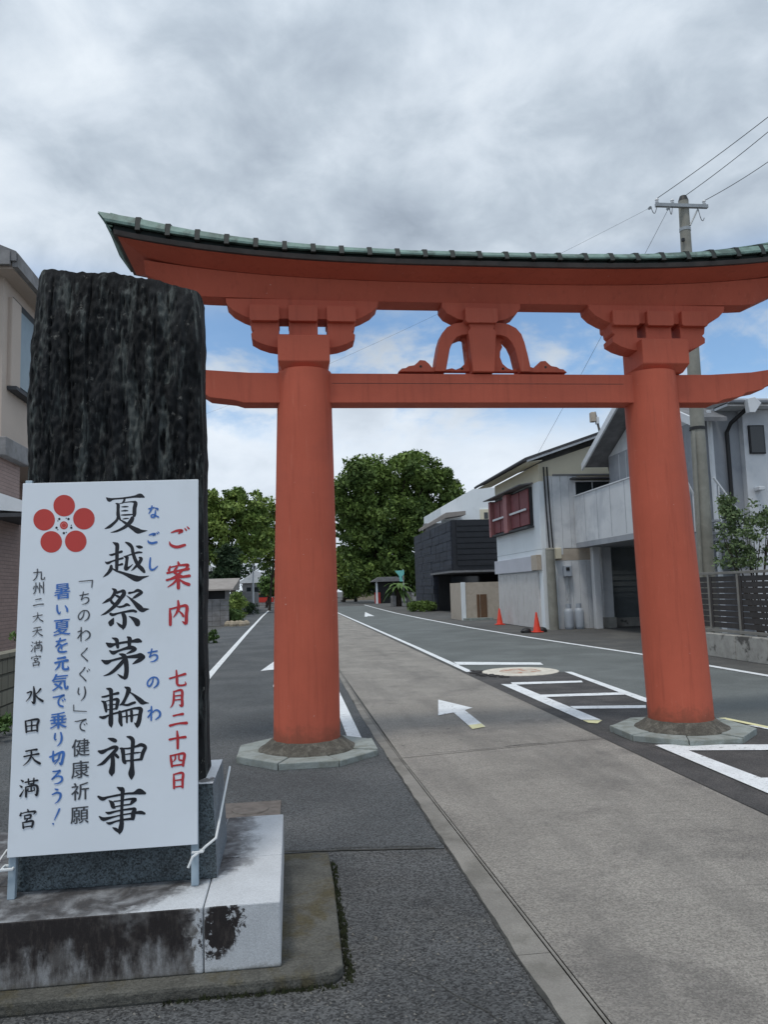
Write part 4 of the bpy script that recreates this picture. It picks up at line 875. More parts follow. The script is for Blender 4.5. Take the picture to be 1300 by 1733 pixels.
mb = MB(); roof_slab(mb, [(7.82, 24.62, 5.74), (12.0, 24.62, 7.12), (12.0, 31.6, 7.12), (7.82, 31.6, 5.74)], .09); build('roof', mb, 'roof_dark', H, bevel=.01)
mb = MB(); roof_slab(mb, [(12.0, 24.62, 7.12), (16.2, 24.62, 5.74), (16.2, 31.6, 5.74), (12.0, 31.6, 7.12)], .09); build('roof', mb, 'roof_dark', H, bevel=.01)
mb = MB(); mb.hexa([(7.9, 24.66, 5.60), (12.0, 24.66, 6.95), (12.0, 24.70, 6.95), (7.9, 24.70, 5.60), (7.9, 24.66, 5.68), (12.0, 24.66, 7.03), (12.0, 24.70, 7.03), (7.9, 24.70, 5.68)]); build('barge_board', mb, 'siding_grey', H)
build('soffit', MB().hexa([(7.9, 24.75, 5.60), (8.46, 24.75, 5.66), (8.46, 31.5, 5.66), (7.9, 31.5, 5.60), (7.9, 24.75, 5.62), (8.46, 24.75, 5.68), (8.46, 31.5, 5.68), (7.9, 31.5, 5.62)]), 'wall_cream', H)
build('gutter', MB().tube([(7.80, 24.6, 5.66), (7.80, 31.6, 5.66)], .05, 8), 'roof_dark', H)
build('window_canopy', MB().hexa([(7.95, 25.85, 4.98), (8.46, 25.85, 5.03), (8.46, 30.95, 5.03), (7.95, 30.95, 4.98), (7.95, 25.85, 5.01), (8.46, 25.85, 5.08), (8.46, 30.95, 5.08), (7.95, 30.95, 5.01)]), 'roof_grey', H)
for a0, a1 in ((25.95, 28.15), (28.75, 30.6)):
    wn = build('window', MB().box(8.34, 8.45, a0, a1, 3.58, 4.93), 'black', H)
    for k in range(2):
        b0 = a0+.05+k*(a1-a0)/2; build('shutter_panel', MB().box(8.30, 8.345, b0, b0+(a1-a0)/2-.1, 3.62, 4.88), 'shutter_red', wn, bevel=.01)
    build('rail', MB().box(8.20, 8.235, a0+.1, a1-.1, 4.12, 4.19), 'white_metal', wn)
for a0, a1 in ((28.2, 28.7), (30.65, 30.88)): build('shutter_box', MB().box(8.15, 8.46, a0, a1, 3.5, 4.95), M.setdefault('box_red', mat('box_red', (.33, .13, .13), .6, .1, 4)), H, bevel=.01)
build('sill', MB().box(8.2, 8.46, 25.9, 30.9, 3.50, 3.56), 'roof_dark', H)
build('fascia_panel', MB().box(8.30, 8.46, 25.95, 30.85, 1.98, 2.50), 'panel_lilac', H, bevel=.01)
build('fascia_panel', MB().box(8.28, 8.44, 25.3, 25.93, 2.0, 2.52), 'beige', H, bevel=.01)
for a0, a1 in ((25.6, 28.05), (28.09, 30.6)):
    sh = build('shutter_door', MB().box(8.38, 8.455, a0, a1, .02, 1.93), 'shutter_light', H)
    for k in range(5): build('panel_joint', MB().box(8.372, 8.382, a0+(k+.5)*(a1-a0)/5, a0+(k+.5)*(a1-a0)/5+.015, .05, 1.9), 'shutter_light', sh)
sw = build('window', MB().box(9.68, 11.0, Y0-.03, Y0+.012, 4.25, 5.02), 'white_metal', H)
build('pane', MB().box(9.74, 10.32, Y0-.036, Y0-.028, 4.30, 4.97), 'glass', sw); build('pane', MB().box(10.36, 10.95, Y0-.036, Y0-.028, 4.30, 4.97), 'glass', sw)
build('window_hood', MB().box(9.55, 11.1, Y0-.35, Y0, 5.05, 5.10), 'roof_dark', H)
for x in (8.62, 8.74): build('cable', MB().tube([(x, 25.12, 5.5), (x+.02, 25.1, 4), (x+.05, 25.05, 2.7)], .028, 8), 'black', H)
gm = build('gas_meter', MB().box(9.13, 9.4, Y0-.2, Y0-.02, 1.75, 2.12), 'cyl_grey', H, bevel=.02); build('dial', MB().box(9.19, 9.31, Y0-.215, Y0-.199, 1.95, 2.06), 'black', gm)
build('meter_pipe', MB().tube([(9.3, 25.1, 1.75), (9.3, 25.1, 1.3), (9.2, 25.05, .95)], .02, 8), 'galv', H)
build('meter_box', MB().box(8.86, 9.06, Y0-.22, Y0-.02, 2.35, 2.72), 'wall_cream', H, bevel=.02)
cp = thing('concrete_post', 'thick weathered concrete post at the corner of the white house', 'post', (8.64, 24.9, 0))
build('shaft', MB().tube([(8.64, 24.9, 0), (8.62, 24.9, 2.66)], [.16, .145], 18), 'pole_concrete', cp, smooth=True); build('cap', MB().tube([(8.62, 24.9, 2.66), (8.62, 24.9, 2.72)], [.155, .13], 18), 'pole_concrete', cp, smooth=True)
gc = thing('gas_cylinder', 'grey gas cylinder standing next to the concrete post', 'gas cylinder', (9.17, 24.92, 0), 'gas cylinders by the side wall')
build('body', MB().lathe((9.17, 24.92), [(.13, 0), (.155, .04), (.16, .1), (.16, .56), (.13, .66), (.06, .71), (.04, .74)], 20), 'cyl_grey', gc, smooth=True)
build('collar', MB().lathe((9.17, 24.92), [(.09, .70), (.09, .84), (.08, .84), (.08, .70)], 16), 'cyl_grey', gc, smooth=True); build('valve', MB().box(9.14, 9.20, 24.89, 24.95, .73, .82), 'galv', gc)
copy_tree(gc, (9.55, 24.98, 0), 'grey gas cylinder, the farther one from the concrete post')
def cone(x, y, label):
    c = thing('traffic_cone', label, 'traffic cone', (x, y, 0), 'cones in front of the white house')
    build('base', MB().box(x-.17, x+.17, y-.17, y+.17, .005, .035), 'cone', c, bevel=.01); build('cone_body', MB().lathe((x, y), [(.13, .035), (.12, .06), (.028, .62), (.02, .64)], 20), 'cone', c, smooth=True)
    return c
cone(8.02, 29.4, 'red traffic cone between the garden wall and the pale shutter'); cone(7.72, 23.9, 'red traffic cone beside the concrete post')
for i, (dx, dy) in enumerate(((-.35, .02), (.22, .16))):
    p = MB()
    secs = [[(7.72+dx+r_*(1+.2*noise.noise(Vector((k, z*9, i))))*math.cos(2*math.pi*k/10), 23.9+dy+r_*.8*math.sin(2*math.pi*k/10), z) for k in range(10)] for r_, z in ((.16, .0), (.17, .06), (.12, .13), (.03, .16))]
    build('dark_stone', p.loft(secs), 'black', smooth=True, label=('small dark stone left of the nearer cone', 'small dark stone right of the nearer cone')[i], cat='stone')

# ------------------------------------------------------------------ right: grey house, balcony, garage
Gh = thing('grey_house', 'grey two storey house with white balcony over a garage behind the far pillar', 'house', (10.3, 17.8, 0))
build('wall', MB().box(10.3, 17.5, 17.8, 23.6, 2.72, 5.55), 'siding_dark', Gh); build('wall', MB().box(10.3, 17.5, 17.8, 18.9, 0, 2.70), 'siding_dark', Gh); build('garage_side', MB().box(12.75, 17.5, 18.9, 23.6, 0, 2.70), 'siding_dark', Gh)
build('gable', MB().prism([(17.8, 5.55), (23.6, 5.55), (20.7, 6.85)], 10.3, 10.5, 'x'), 'siding_grey', Gh)
mb = MB(); roof_slab(mb, [(9.65, 17.2, 5.42), (10.58, 17.2, 5.42), (10.58, 20.7, 7.05), (9.65, 20.7, 7.05)], .1); build('roof', mb, 'roof_grey', Gh)
mb = MB(); roof_slab(mb, [(9.65, 24.2, 5.42), (10.58, 24.2, 5.42), (10.58, 20.7, 7.05), (9.65, 20.7, 7.05)], .1); build('roof', mb, 'roof_grey', Gh)
for ya, yb_ in ((17.2, 20.7), (24.2, 20.7)):
    build('barge_board', MB().hexa([(9.60, ya, 5.22), (9.66, ya, 5.22), (9.66, yb_, 6.86), (9.60, yb_, 6.86), (9.60, ya, 5.44), (9.66, ya, 5.44), (9.66, yb_, 7.08), (9.60, yb_, 7.08)]), 'white_metal', Gh)
build('main_roof', MB().prism([(17.2, 5.78), (17.2, 5.88), (20.7, 6.5), (24.2, 5.88), (24.2, 5.78)], 10.60, 18, 'x'), 'roof_grey', Gh); build('upper_wall', MB().box(10.6, 17.4, 17.81, 23.58, 5.55, 5.78), 'siding_dark', Gh)
build('gutter', MB().tube([(10.6, 17.12, 5.80), (18, 17.12, 5.80)], .06, 8), 'siding_dark', Gh)
build('soffit', MB().box(10.62, 17.9, 17.22, 17.8, 5.70, 5.76), 'siding_grey', Gh)
dp = PY(1207, 800, 17.7).x
build('downspout', MB().tube([(dp, 17.68, 5.7), (dp, 17.68, 1.2), (dp, 17.68, .1)], .06, 10), 'white_metal', Gh)
dq = PY(1237, 800, 17.7).x
build('drainpipe', MB().tube([(dq+.35, 17.3, 5.68), (dq+.05, 17.6, 5.35), (dq, 17.72, 5.15), (dq, 17.72, .3)], .05, 10), 'black', Gh)
wl = PY(1268, 740, 17.6); wr = PY(1294, 740, 17.6); zt = PY(1280, 720, 17.6).z; zb_ = PY(1280, 768, 17.6).z
build('side_wing', MB().box(wl.x-.12, 17.5, 17.62, 17.8, 0, 5.69), 'siding_grey', Gh)
wn = build('window', MB().box(wl.x, wr.x, 17.57, 17.62, zb_, zt), 'black', Gh); build('pane', MB().box(wl.x+.03, wr.x-.03, 17.56, 17.572, zb_+.03, zt-.03), 'glass', wn)
p = PY(1275, 686, 17.0)
build('hopper', MB().prism([(p.x-.16, p.z+.16), (p.x+.04, p.z+.2), (p.x+.2, p.z+.05), (p.x+.02, p.z-.18), (p.x-.12, p.z-.18)], 16.95, 17.12), 'white_metal', Gh, bevel=.01)
p = PY(1300, 826, 17.5); build('wall_lamp', MB().box(p.x-.28, p.x-.12, 17.4, 17.62, p.z-.06, p.z+.04), 'white_metal', Gh, bevel=.02)
for i in range(10): build('siding_joint', MB().box(10.285, 10.302, 18.3+i*.5, 18.32+i*.5, 2.75, 5.5), 'siding_grey', Gh)
bal = build('balcony', MB().box(9.6, 9.75, 18.9, 25.02, 2.86, 4.44), 'siding_grey', Gh, bevel=.01)
build('balcony_floor', MB().box(9.6, 13.5, 18.9, 25.0, 2.70, 2.86), 'siding_dark', Gh)
build('balcony_side', MB().box(9.75, 10.3, 18.9, 19.0, 2.86, 4.44), 'siding_grey', Gh); build('balcony_cap', MB().box(9.57, 9.78, 18.87, 25.03, 4.44, 4.475), 'white_metal', Gh)
for i in range(5): build('panel_joint', MB().box(9.594, 9.602, 20+i*1.02, 20.02+i*1.02, 2.9, 4.42), 'siding_dark', Gh)
build('garage_pillar', MB().box(9.98, 10.2, 24.55, 24.8, 0, 2.7), 'siding_grey', Gh, bevel=.01)
gp = PY(1003, 1060, 24.6)
build('garage_pier', MB().box(10.42, 10.75, 24.9, 25.6, 0, 2.7), 'siding_grey', Gh); build('pier_base', MB().box(10.40, 10.80, 24.85, 25.6, 0, .35), 'block_weathered', Gh)
build('garage_shutter', MB().box(10.78, 12.7, 25.45, 25.55, .3, 2.7), 'shutter_dark', Gh); build('garage_sill', MB().box(10.78, 12.7, 25.35, 25.56, 0, .3), 'block_weathered', Gh)
for i in range(11): build('shutter_rib', MB().box(10.8, 12.7, 25.435, 25.452, .38+i*.2, .40+i*.2), 'shutter_dark', Gh)
build('garage_wall', MB().box(12.7, 13.0, 23.6, 25.6, 0, 2.7), 'siding_dark', Gh)
for a, b_ in (((1163, 815), (1184, 856)), ((1208, 808), (1266, 886))):
    p, q = PY(*a, 17.0), PY(*b_, 17.0)
    build('handrail', MB().tube([p, q], .03, 8), 'white_metal', Gh)
    for k in (.15, .5, .85): r_ = p.lerp(q, k); build('baluster', MB().tube([r_, (r_.x, r_.y, r_.z-.9)], .018, 6), 'white_metal', Gh)
p, q = PY(1208, 808, 17.0), PY(1266, 886, 17.0)
d_ = (q-p)
for i in range(9): k = i/8; r_ = p+d_*k; build('stair_tread', MB().box(r_.x-.02, r_.x+.16, 17.0, 17.75, r_.z-1.05, r_.z-1.0), 'siding_dark', Gh)

# fence with dark boards on a weathered low wall
Fx = 8.36
FE = thing('slat_fence', 'dark brown horizontal board fence on a stained low concrete wall', 'fence', (Fx, 12, 0))
yy = [15.67-1.02*i for i in range(8)]
for i in range(7):
    y1_, y0_ = yy[i], yy[i+1]
    build('wall_block', MB().box(Fx-.16, Fx+.1, y0_+.006, y1_-.006, 0, .45), 'block_weathered', FE, bevel=.012)
    for k in range(9): build('slat', MB().box(Fx-.012, Fx+.012, y0_+.03, y1_-.03, .565+k*.112, .565+k*.112+.096), 'slat', FE)
    build('bracket', MB().box(Fx-.02, Fx-.013, y1_-.11, y1_-.035, .57, 1.56), 'slat', FE)
for y_ in yy: build('post', MB().box(Fx-.03, Fx+.03, y_-.03, y_+.03, .45, 1.60), 'brown_metal', FE)
build('top_rail', MB().box(Fx-.035, Fx+.035, yy[-1]-.05, yy[0]+.05, 1.60, 1.65), 'brown_metal', FE, bevel=.004); build('bottom_rail', MB().box(Fx-.034, Fx+.034, yy[-1]-.05, yy[0]+.05, .475, .53), 'brown_metal', FE, bevel=.004)
# leafy bush behind the fence
B_ = thing('bush', 'loose green shrub with sparse leaves behind the dark fence', 'bush', (9.75, 15.3, 0))
lb = [lobe(1245, 905, 15.3, 40, 42), lobe(1285, 890, 15.3, 38, 45), lobe(1250, 945, 15.3, 44, 26), lobe(1320, 920, 15.3, 50, 50), lobe(1235, 860, 15.3, 14, 26)]
cs_ = []
for l in lb:
    for i in range(30): d = rng.normal(size=3); d /= np.linalg.norm(d); k = rng.random()**.4; cs_.append([l[0]+d[0]*l[3]*k, l[1]+d[1]*l[4]*k*.8, l[2]+d[2]*l[5]*k])
V, F = leaves(cs_, [.16]*len(cs_), 6500, .040); crown_obj('foliage', V, F, 'leaf_bush', B_)
for i in range(12): c = Vector(cs_[i*5]); build('stem', MB().tube([(9.75+.05*i, 15.3, 0), (9.75+(c.x-9.75)*.4, 15.3, c.z*.5), c], [.025, .018, .006], 6), 'bark', B_)

# ------------------------------------------------------------------ utility pole and wires
UP = thing('utility_pole', 'tall concrete utility pole with one crossarm behind the fence', 'utility pole', (9.36, 16.5, 0))
build('pole', MB().tube([(9.36, 16.5, 0), (9.37, 16.5, 1.6), (9.45, 16.5, 10.5)], [.20, .185, .115], 24), 'pole_concrete', UP, smooth=True)
build('pole_cap', MB().tube([(9.45, 16.5, 10.5), (9.452, 16.5, 10.62)], [.12, .08], 16), 'black', UP, smooth=True)
build('crossarm', MB().box(8.68, 9.98, 16.34, 16.42, 10.28, 10.36), 'galv', UP)
build('arm_brace', MB().tube([(9.75, 16.38, 10.28), (9.52, 16.4, 9.85)], .02, 6), 'galv', UP)
build('band', MB().tube([(9.392, 16.5, 4.95), (9.393, 16.5, 5.02)], .175, 20), 'black', UP); build('band', MB().tube([(9.443, 16.5, 9.75), (9.443, 16.5, 9.83)], .13, 20), 'galv', UP)
build('conduit', MB().tube([(9.13, 16.35, .1), (9.16, 16.35, 1.6), (9.22, 16.36, 4.9)], .035, 8), 'pole_concrete', UP)
build('bolt', MB().box(9.28, 9.34, 16.36, 16.42, 9.45, 9.52), 'black', UP)
for x, z in ((8.72, 10.36), (9.1, 10.36), (9.9, 10.36)): build('insulator', MB().lathe((x, 16.38), [(.03, z), (.045, z+.03), (.025, z+.05), (.045, z+.08), (.03, z+.12)], 10), 'white_metal', UP, smooth=True)
for x, y_, z in ((8.40, 16.1, 10.1), (8.85, 16.1, 10.1)): build('insulator', MB().tube([(x, y_, z), (x+.05, y_+.15, z+.06)], .035, 8), 'galv', UP)
for a, b_ in (((8.42, 16.1, 10.1), (8.72, 16.38, 10.34)), ((8.87, 16.1, 10.08), (9.1, 16.38, 10.34)), ((9.75, 16.4, 10.3), (9.95, 16.5, 10.1))):
    a, b_ = Vector(a), Vector(b_); build('jumper', MB().tube([a.lerp(b_, k)-Vector((0, 0, .18*4*k*(1-k))) for k in np.linspace(0, 1, 8)], .008, 5), 'black', UP)
def wire(p, q, sag, r_, label):
    p, q = Vector(p), Vector(q)
    build('overhead_wire', MB().tube([p.lerp(q, k)-Vector((0, 0, sag*4*k*(1-k))) for k in np.linspace(0, 1, 33)], r_, 5), 'black', label=label, cat='wire', group='overhead wires at the utility pole')
for (st, uv, lab) in (((8.72, 16.38, 10.48), (1300, 208), 'uppermost overhead wire running off to the right'), ((9.45, 16.5, 10.6), (1300, 233), 'second overhead wire from the top, off the pole tip'), ((9.9, 16.38, 10.46), (1300, 283), 'lowest overhead wire right of the utility pole')):
    e_ = G(*uv, 10.75); d_ = Vector(e_)-Vector(st); wire(st, Vector(st)+d_*1.15+Vector((0, 0, .15)), .04, .008, lab)
wire((8.40, 16.1, 10.1), (-8, 40, 9.6), .5, .0028, 'thin overhead wire slanting down left from the crossarm end')
wire((8.85, 16.1, 10.1), (8.4, 25.2, 5.85), .05, .005, 'thin service wire dropping from the pole to the white house roof')
UQ = thing('utility_pole', 'plain concrete pole standing hidden behind the black stone', 'utility pole', (-8, 40, 0)); build('pole', MB().tube([(-8, 40, 0), (-8, 40, 10)], [.2, .12], 16), 'pole_concrete', UQ, smooth=True)
# short slanting service mast above the balcony
sm = thing('service_mast', 'thin rusty leaning service mast beside the cream gable', 'mast', (11.0, 24.4, 4.4))
a, b_ = PY(1037, 812, 24.3), PY(1007, 697, 24.3)
build('mast', MB().tube([a-Vector((-.1, 0, .5)), a, b_], [.05, .045, .04], 8), 'rust', sm); build('insulator_box', MB().box(b_.x-.16, b_.x-.0, b_.y-.1, b_.y+.1, b_.z-.35, b_.z-.02), 'beige', sm, bevel=.02)
build('insulator_box', MB().box(b_.x+.02, b_.x+.12, b_.y-.08, b_.y+.08, b_.z-.42, b_.z-.18), 'white_metal', sm, bevel=.02)

# ------------------------------------------------------------------ right: garden wall, black building, white building
GW = thing('garden_wall', 'low beige garden wall with a brown wooden door before the black building', 'wall', (7.7, 34.45, 0))
build('wall', MB().box(7.80, 9.6, 34.45, 34.65, 0, 1.7), 'beige', GW); build('end_post', MB().box(7.68, 7.84, 34.40, 34.62, 0, 1.72), 'wall_white', GW)
build('side_wall', MB().box(7.68, 7.82, 34.65, 37.0, 0, 1.7), 'beige', GW)
for k, (a, c) in enumerate(((8.37, 8.49), (8.53, 8.83))): build('door_leaf', MB().box(a, c, 34.42, 34.46, .1, 1.15), 'wood', GW)
build('threshold', MB().box(7.7, 9.0, 34.0, 34.42, 0, .1), 'stone_plinth', GW)
BB = thing('black_building', 'black modern two storey building with dark stacked tile wall', 'building', (9.3, 44, 0))
build('tile_wall', MB().box(9.3, 12, 50, 57.5, 0, 5.4), 'tile_navy', BB); build('tile_wall', MB().box(9.3, 9.6, 44.0, 50, 2.45, 5.4), 'tile_navy', BB)
for j in range(10):
    for i in range(6):
        y0_ = 50+i*1.25+(j % 2)*.6
        if y0_+1.2 < 57.4: build('cladding_panel', MB().box(9.27+.02*((i*7+j*3) % 3)/2, 9.32, y0_, y0_+1.22, .05+j*.53, .05+j*.53+.5), 'tile_navy', BB)
for i in range(5):
    for j in range(5): build('cladding_panel', MB().box(9.27+.02*((i*5+j) % 3)/2, 9.32, 44.05+i*1.19, 44.05+i*1.19+1.16, 2.6+j*.55, 2.6+j*.55+.52), 'tile_navy', BB)
build('upper_wall', MB().box(9.35, 15.5, 43.9, 44.2, 2.45, 5.42), 'black_wall', BB); build('roof', MB().box(9.4, 15.5, 44.1, 57.4, 5.2, 5.41), 'black', BB)
for i in range(8): build('louvre', MB().box(9.6, 15.5, 43.84, 43.9, 2.75+i*.33, 2.75+i*.33+.26), 'black_wall', BB)
build('canopy', MB().box(9.1, 15.5, 43.3, 50, 2.34, 2.45), 'roof_grey', BB); build('recess_wall', MB().box(13.5, 15.5, 44.5, 50, 0, 2.34), 'black', BB)
build('recess_back', MB().box(9.6, 15.5, 49.8, 50, 0, 2.34), 'black', BB); build('sliding_door', MB().box(10.4, 12.4, 49.7, 49.78, 0, 2.2), 'glass', BB)
WB = thing('white_building', 'white flat building rising behind the black building', 'building', (12, 60, 0))
build('wall', MB().prism([(11.95, 0), (19, 0), (19, 9.6), (14.6, 9.3), (11.95, 7.85)], 60, 68), 'wall_white', WB)
p = PY(813, 862, 59.9); q = PY(832, 882, 59.9); wn = build('window', MB().box(p.x, q.x, 59.9, 60, q.z, p.z), 'wall_cream', WB); build('pane', MB().box(p.x+.3, q.x-.25, 59.88, 59.9, q.z+.2, p.z-.25), 'glass', wn)
TR = thing('tiled_outhouse', 'small grey building with brown tiled roof left of the white building', 'building', (10.4, 58.5, 0))
build('wall', MB().box(10.4, 13, 58.6, 59.7, 0, 6.5), 'gate_wall', TR); mb = MB(); p0, p1, p2 = PY(714, 893, 58.4), PY(755, 871, 58.4), PY(788, 868, 58.4)
build('roof', MB().prism([(p0.x, p0.z-.2), (p0.x, p0.z), (p1.x, p1.z+.15), (p2.x, p2.z+.15), (p2.x, p2.z-.15), (p1.x, p1.z-.25)], 58.3, 59.9), 'gate_roof', TR)
hd = thing('clipped_hedge', 'low bright green clipped hedge at the foot of the dark tile wall', 'hedge', (8.3, 50, 0))
V, F = leaves([[7.7+rng.random()*1.5, 48.9+rng.random()*2.6, .12+rng.random()*.42] for _ in range(90)], [.25]*90, 4500, .07); crown_obj('foliage', V, F, 'leaf_hedge', hd)
build('stem', MB().tube([(8.3, 50, 0), (8.3, 50, .4)], .05, 6), 'bark', hd)
pp = thing('palm_plant', 'young palm with drooping fronds beside a stone gatepost', 'palm', (9.2, 66.5, 0))
build('trunk', MB().tube([(9.2, 66.5, 0), (9.22, 66.5, 1.6)], [.3, .22], 10), 'bark', pp)
for i in range(26):
    a = i*2.4; L_ = 1.5; mb = MB(); up_ = .6+.5*math.sin(i*1.3); pts = [Vector((9.22, 66.5, 1.5))+Vector((math.cos(a)*L_*k, math.sin(a)*L_*k, up_*1.6*k-1.5*k*k)) for k in np.linspace(0, 1, 6)]
    n_ = Vector((-math.sin(a), math.cos(a), 0)); ws = [.03, .16, .2, .18, .11, .01]
    mb.add([p-n_*w_ for p, w_ in zip(pts, ws)]+[p+n_*w_+Vector((0, 0, .03)) for p, w_ in zip(pts, ws)], [(k, k+1, k+7, k+6) for k in range(5)]); build('frond', mb, 'leaf_mid', pp)
fl = thing('banner_flag', 'small teal banner on a pole above the young palm', 'flag', (9.5, 66.0, 0))
build('pole', MB().tube([(9.62, 66, 0), (9.62, 66, 3.2)], .025, 8), 'white_metal', fl)
p = [PY(u, v, 66) for u, v in ((668, 966), (684, 965), (684, 972), (680, 976), (682, 984), (677, 984), (675, 974))]
build('cloth', MB().prism([(q.x, q.z) for q in p], 65.97, 66.0), 'teal', fl)
for i, (x, y_, h) in enumerate(((8.72, 66.2, .95), (10.1, 66.2, 1.2))): build('stone_gatepost', MB().box(x-.22, x+.22, y_-.22, y_+.22, 0, h), 'gate_wall', bevel=.03, label=('short grey stone gatepost left of the palm', 'short grey stone gatepost right of the palm')[i], cat='gatepost')
hut = thing('roadside_hut', 'small dark roofed hut at the far right roadside under the camphor', 'hut', (9.9, 84, 0))
build('wall', MB().box(9.3, 11.6, 84, 86.5, 0, 2.4), 'black', hut); build('counter', MB().box(9.0, 9.6, 83.7, 84, 0, 1.2), 'car_red', hut); build('post', MB().box(9.1, 9.3, 83.4, 83.6, 0, 2.4), 'wall_white', hut); build('roof', MB().prism([(8.6, 2.35), (12.2, 2.35), (11.4, 2.85), (9.4, 2.85)], 83, 87), 'roof_grey', hut)
def car(name, label, x, y, s_, body, cat='car', hgt=1.45, L_=3.8, wd_=1.65, ang=0):
    c = thing(name, label, cat, (x, y, 0)); X = lambda a: x+a
    prof = [(-L_/2, .35), (-L_/2+.05, .75), (-L_/2+.25, .9), (-L_*.22, .95), (-L_*.10, hgt-.03), (L_*.25, hgt), (L_*.42, .98), (L_/2, .9), (L_/2, .35)]
    if s_: build('body', MB().prism([(X(a), b_) for a, b_ in prof], y-wd_/2, y+wd_/2), body, c, bevel=.05)
    else: build('body', MB().prism([(y+a, b_) for a, b_ in prof], x-wd_/2, x+wd_/2, 'x'), body, c, bevel=.05)
    g_ = [(-L_*.17, .98), (-L_*.09, hgt-.1), (L_*.22, hgt-.08), (L_*.34, .98)]
    if s_: build('side_glass', MB().prism([(X(a), b_) for a, b_ in g_], y-wd_/2-.01, y+wd_/2+.01), 'glass', c)
    else:
        build('side_glass', MB().prism([(y+a, b_) for a, b_ in g_], x-wd_/2-.01, x+wd_/2+.01, 'x'), 'glass', c)
        build('windscreen', MB().hexa([(x-wd_*.4, y-L_*.22-.04, .97), (x+wd_*.4, y-L_*.22-.04, .97), (x+wd_*.4, y-L_*.22, .97), (x-wd_*.4, y-L_*.22, .97), (x-wd_*.38, y-L_*.11-.05, hgt-.07), (x+wd_*.38, y-L_*.11-.05, hgt-.07), (x+wd_*.38, y-L_*.11, hgt-.07), (x-wd_*.38, y-L_*.11, hgt-.07)]), 'glass', c)
        for q in (-1, 1): build('headlight', MB().box(x+q*wd_*.35-.15, x+q*wd_*.35+.15, y-L_/2-.03, y-L_/2+.03, .62, .78), 'white_metal', c)
    for a in (-L_*.32, L_*.32):
        for q in (-1, 1):
            pt = (x+a, y+q*wd_/2*.95) if s_ else (x+q*wd_/2*.95, y+a); d_ = Vector((0, .1, 0)) if s_ else Vector((.1, 0, 0)); ct = Vector((pt[0], pt[1], .31))
            build('wheel', MB().tube([ct-d_, ct+d_], .31, 16), 'rubber', c)
    return c
car('parked_car', 'small red car at the far left end of the road', -4.1, 96, True, 'car_red')
car('parked_car', 'dark car parked far down the road beneath the camphor', 7.7, 103, False, 'car_dark')
car('parked_van', 'dark van parked left of the dark car far down the road', 4.9, 112, False, 'black', 'van', 2.0)
TW = thing('far_building', 'low tan building with pale front behind the parked cars', 'building', (8.5, 118, 0))
build('wall', MB().box(8.2, 13.2, 118, 126, 0, 3.6), 'tan_wall', TW)
for i in range(3): build('window', MB().box(8.7+i*1.5, 9.7+i*1.5, 117.9, 118, 1.0, 2.2), 'glass', TW)
build('roof', MB().prism([(7.6, 3.6), (13.8, 3.6), (12.4, 4.9), (9.0, 4.9)], 117.4, 126.5), 'roof_grey', TW)
FK = struct('far_kerb', MB().box(-3.0, -1.2, 92, 92.6, 0, .13), 'concrete_edge')

# ------------------------------------------------------------------ left side
LH = thing('pink_house', 'beige two storey house clad in pink tiles below at the far left', 'house', (-5.3, 14.75, 0))
build('upper_wall', MB().box(-12, -5.3, 14.75, 22, 4.42, 7.58), 'wall_pinkish', LH); build('lower_wall', MB().box(-12, -5.32, 14.78, 15.85, 0, 4.2), 'tile_pink', LH)
build('rear_wall', MB().box(-12, -6.6, 15.85, 22, 0, 4.42), 'tile_pink', LH)
build('cornice', MB().box(-12, -5.15, 14.6, 15.95, 4.15, 4.5), 'gate_wall', LH, bevel=.02)
roofp = MB(); roofp.prism([(-4.92, 7.70), (-4.92, 7.88), (-8.6, 9.4), (-12.5, 7.88), (-12.5, 7.70)], 14.25, 22.6); build('roof', roofp, 'roof_grey', LH)
build('soffit', MB().box(-12.3, -5.00, 14.35, 22.5, 7.58, 7.69), 'wall_pinkish', LH); build('fascia', MB().box(-5.00, -4.90, 14.3, 22.5, 7.60, 7.86), 'gate_wall', LH)
build('fascia', MB().box(-12.3, -5.02, 14.22, 14.3, 7.62, 7.88), 'gate_wall', LH)
wn = build('window', MB().box(-5.34, -5.26, 15.15, 16.9, 5.55, 7.35), 'black', LH); build('pane', MB().box(-5.27, -5.25, 15.55, 16.8, 5.68, 7.2), M.setdefault('pane_grey', mat('pane_grey', (.18, .22, .22), .3, .08, 4)), wn)
build('shutter_case', MB().box(-5.36, -5.22, 15.0, 15.5, 5.55, 7.3), 'wall_pinkish', LH, bevel=.02); build('sill', MB().box(-5.32, -5.12, 15.0, 17, 5.48, 5.55), 'roof_dark', LH)
build('canopy', MB().hexa([(-5.32, 14.3, 3.12), (-4.5, 14.3, 3.05), (-4.5, 15.95, 3.05), (-5.32, 15.95, 3.12), (-5.32, 14.3, 3.48), (-4.5, 14.3, 3.18), (-4.5, 15.95, 3.18), (-5.32, 15.95, 3.48)]), 'white_metal', LH)  # white carries the light reflected off the canopy top
build('canopy_edge', MB().box(-5.32, -4.46, 14.28, 15.98, 2.98, 3.05), 'roof_dark', LH)
LW = thing('block_wall', 'low tan concrete block wall at the far left behind the notice board', 'wall', (-3.4, 10, 0))
for r_ in range(4):
    for i in range(10): y0_ = 8.6+i*.4+(r_ % 2)*.2; build('block', MB().box(-3.75, -3.6+.004*((i*3+r_) % 3), y0_+.005, y0_+.393, r_*.195+.005, r_*.195+.19), 'block_tan', LW)
build('coping', MB().box(-3.79, -3.57, 8.6, 12.8, .785, .84), 'block_tan', LW)
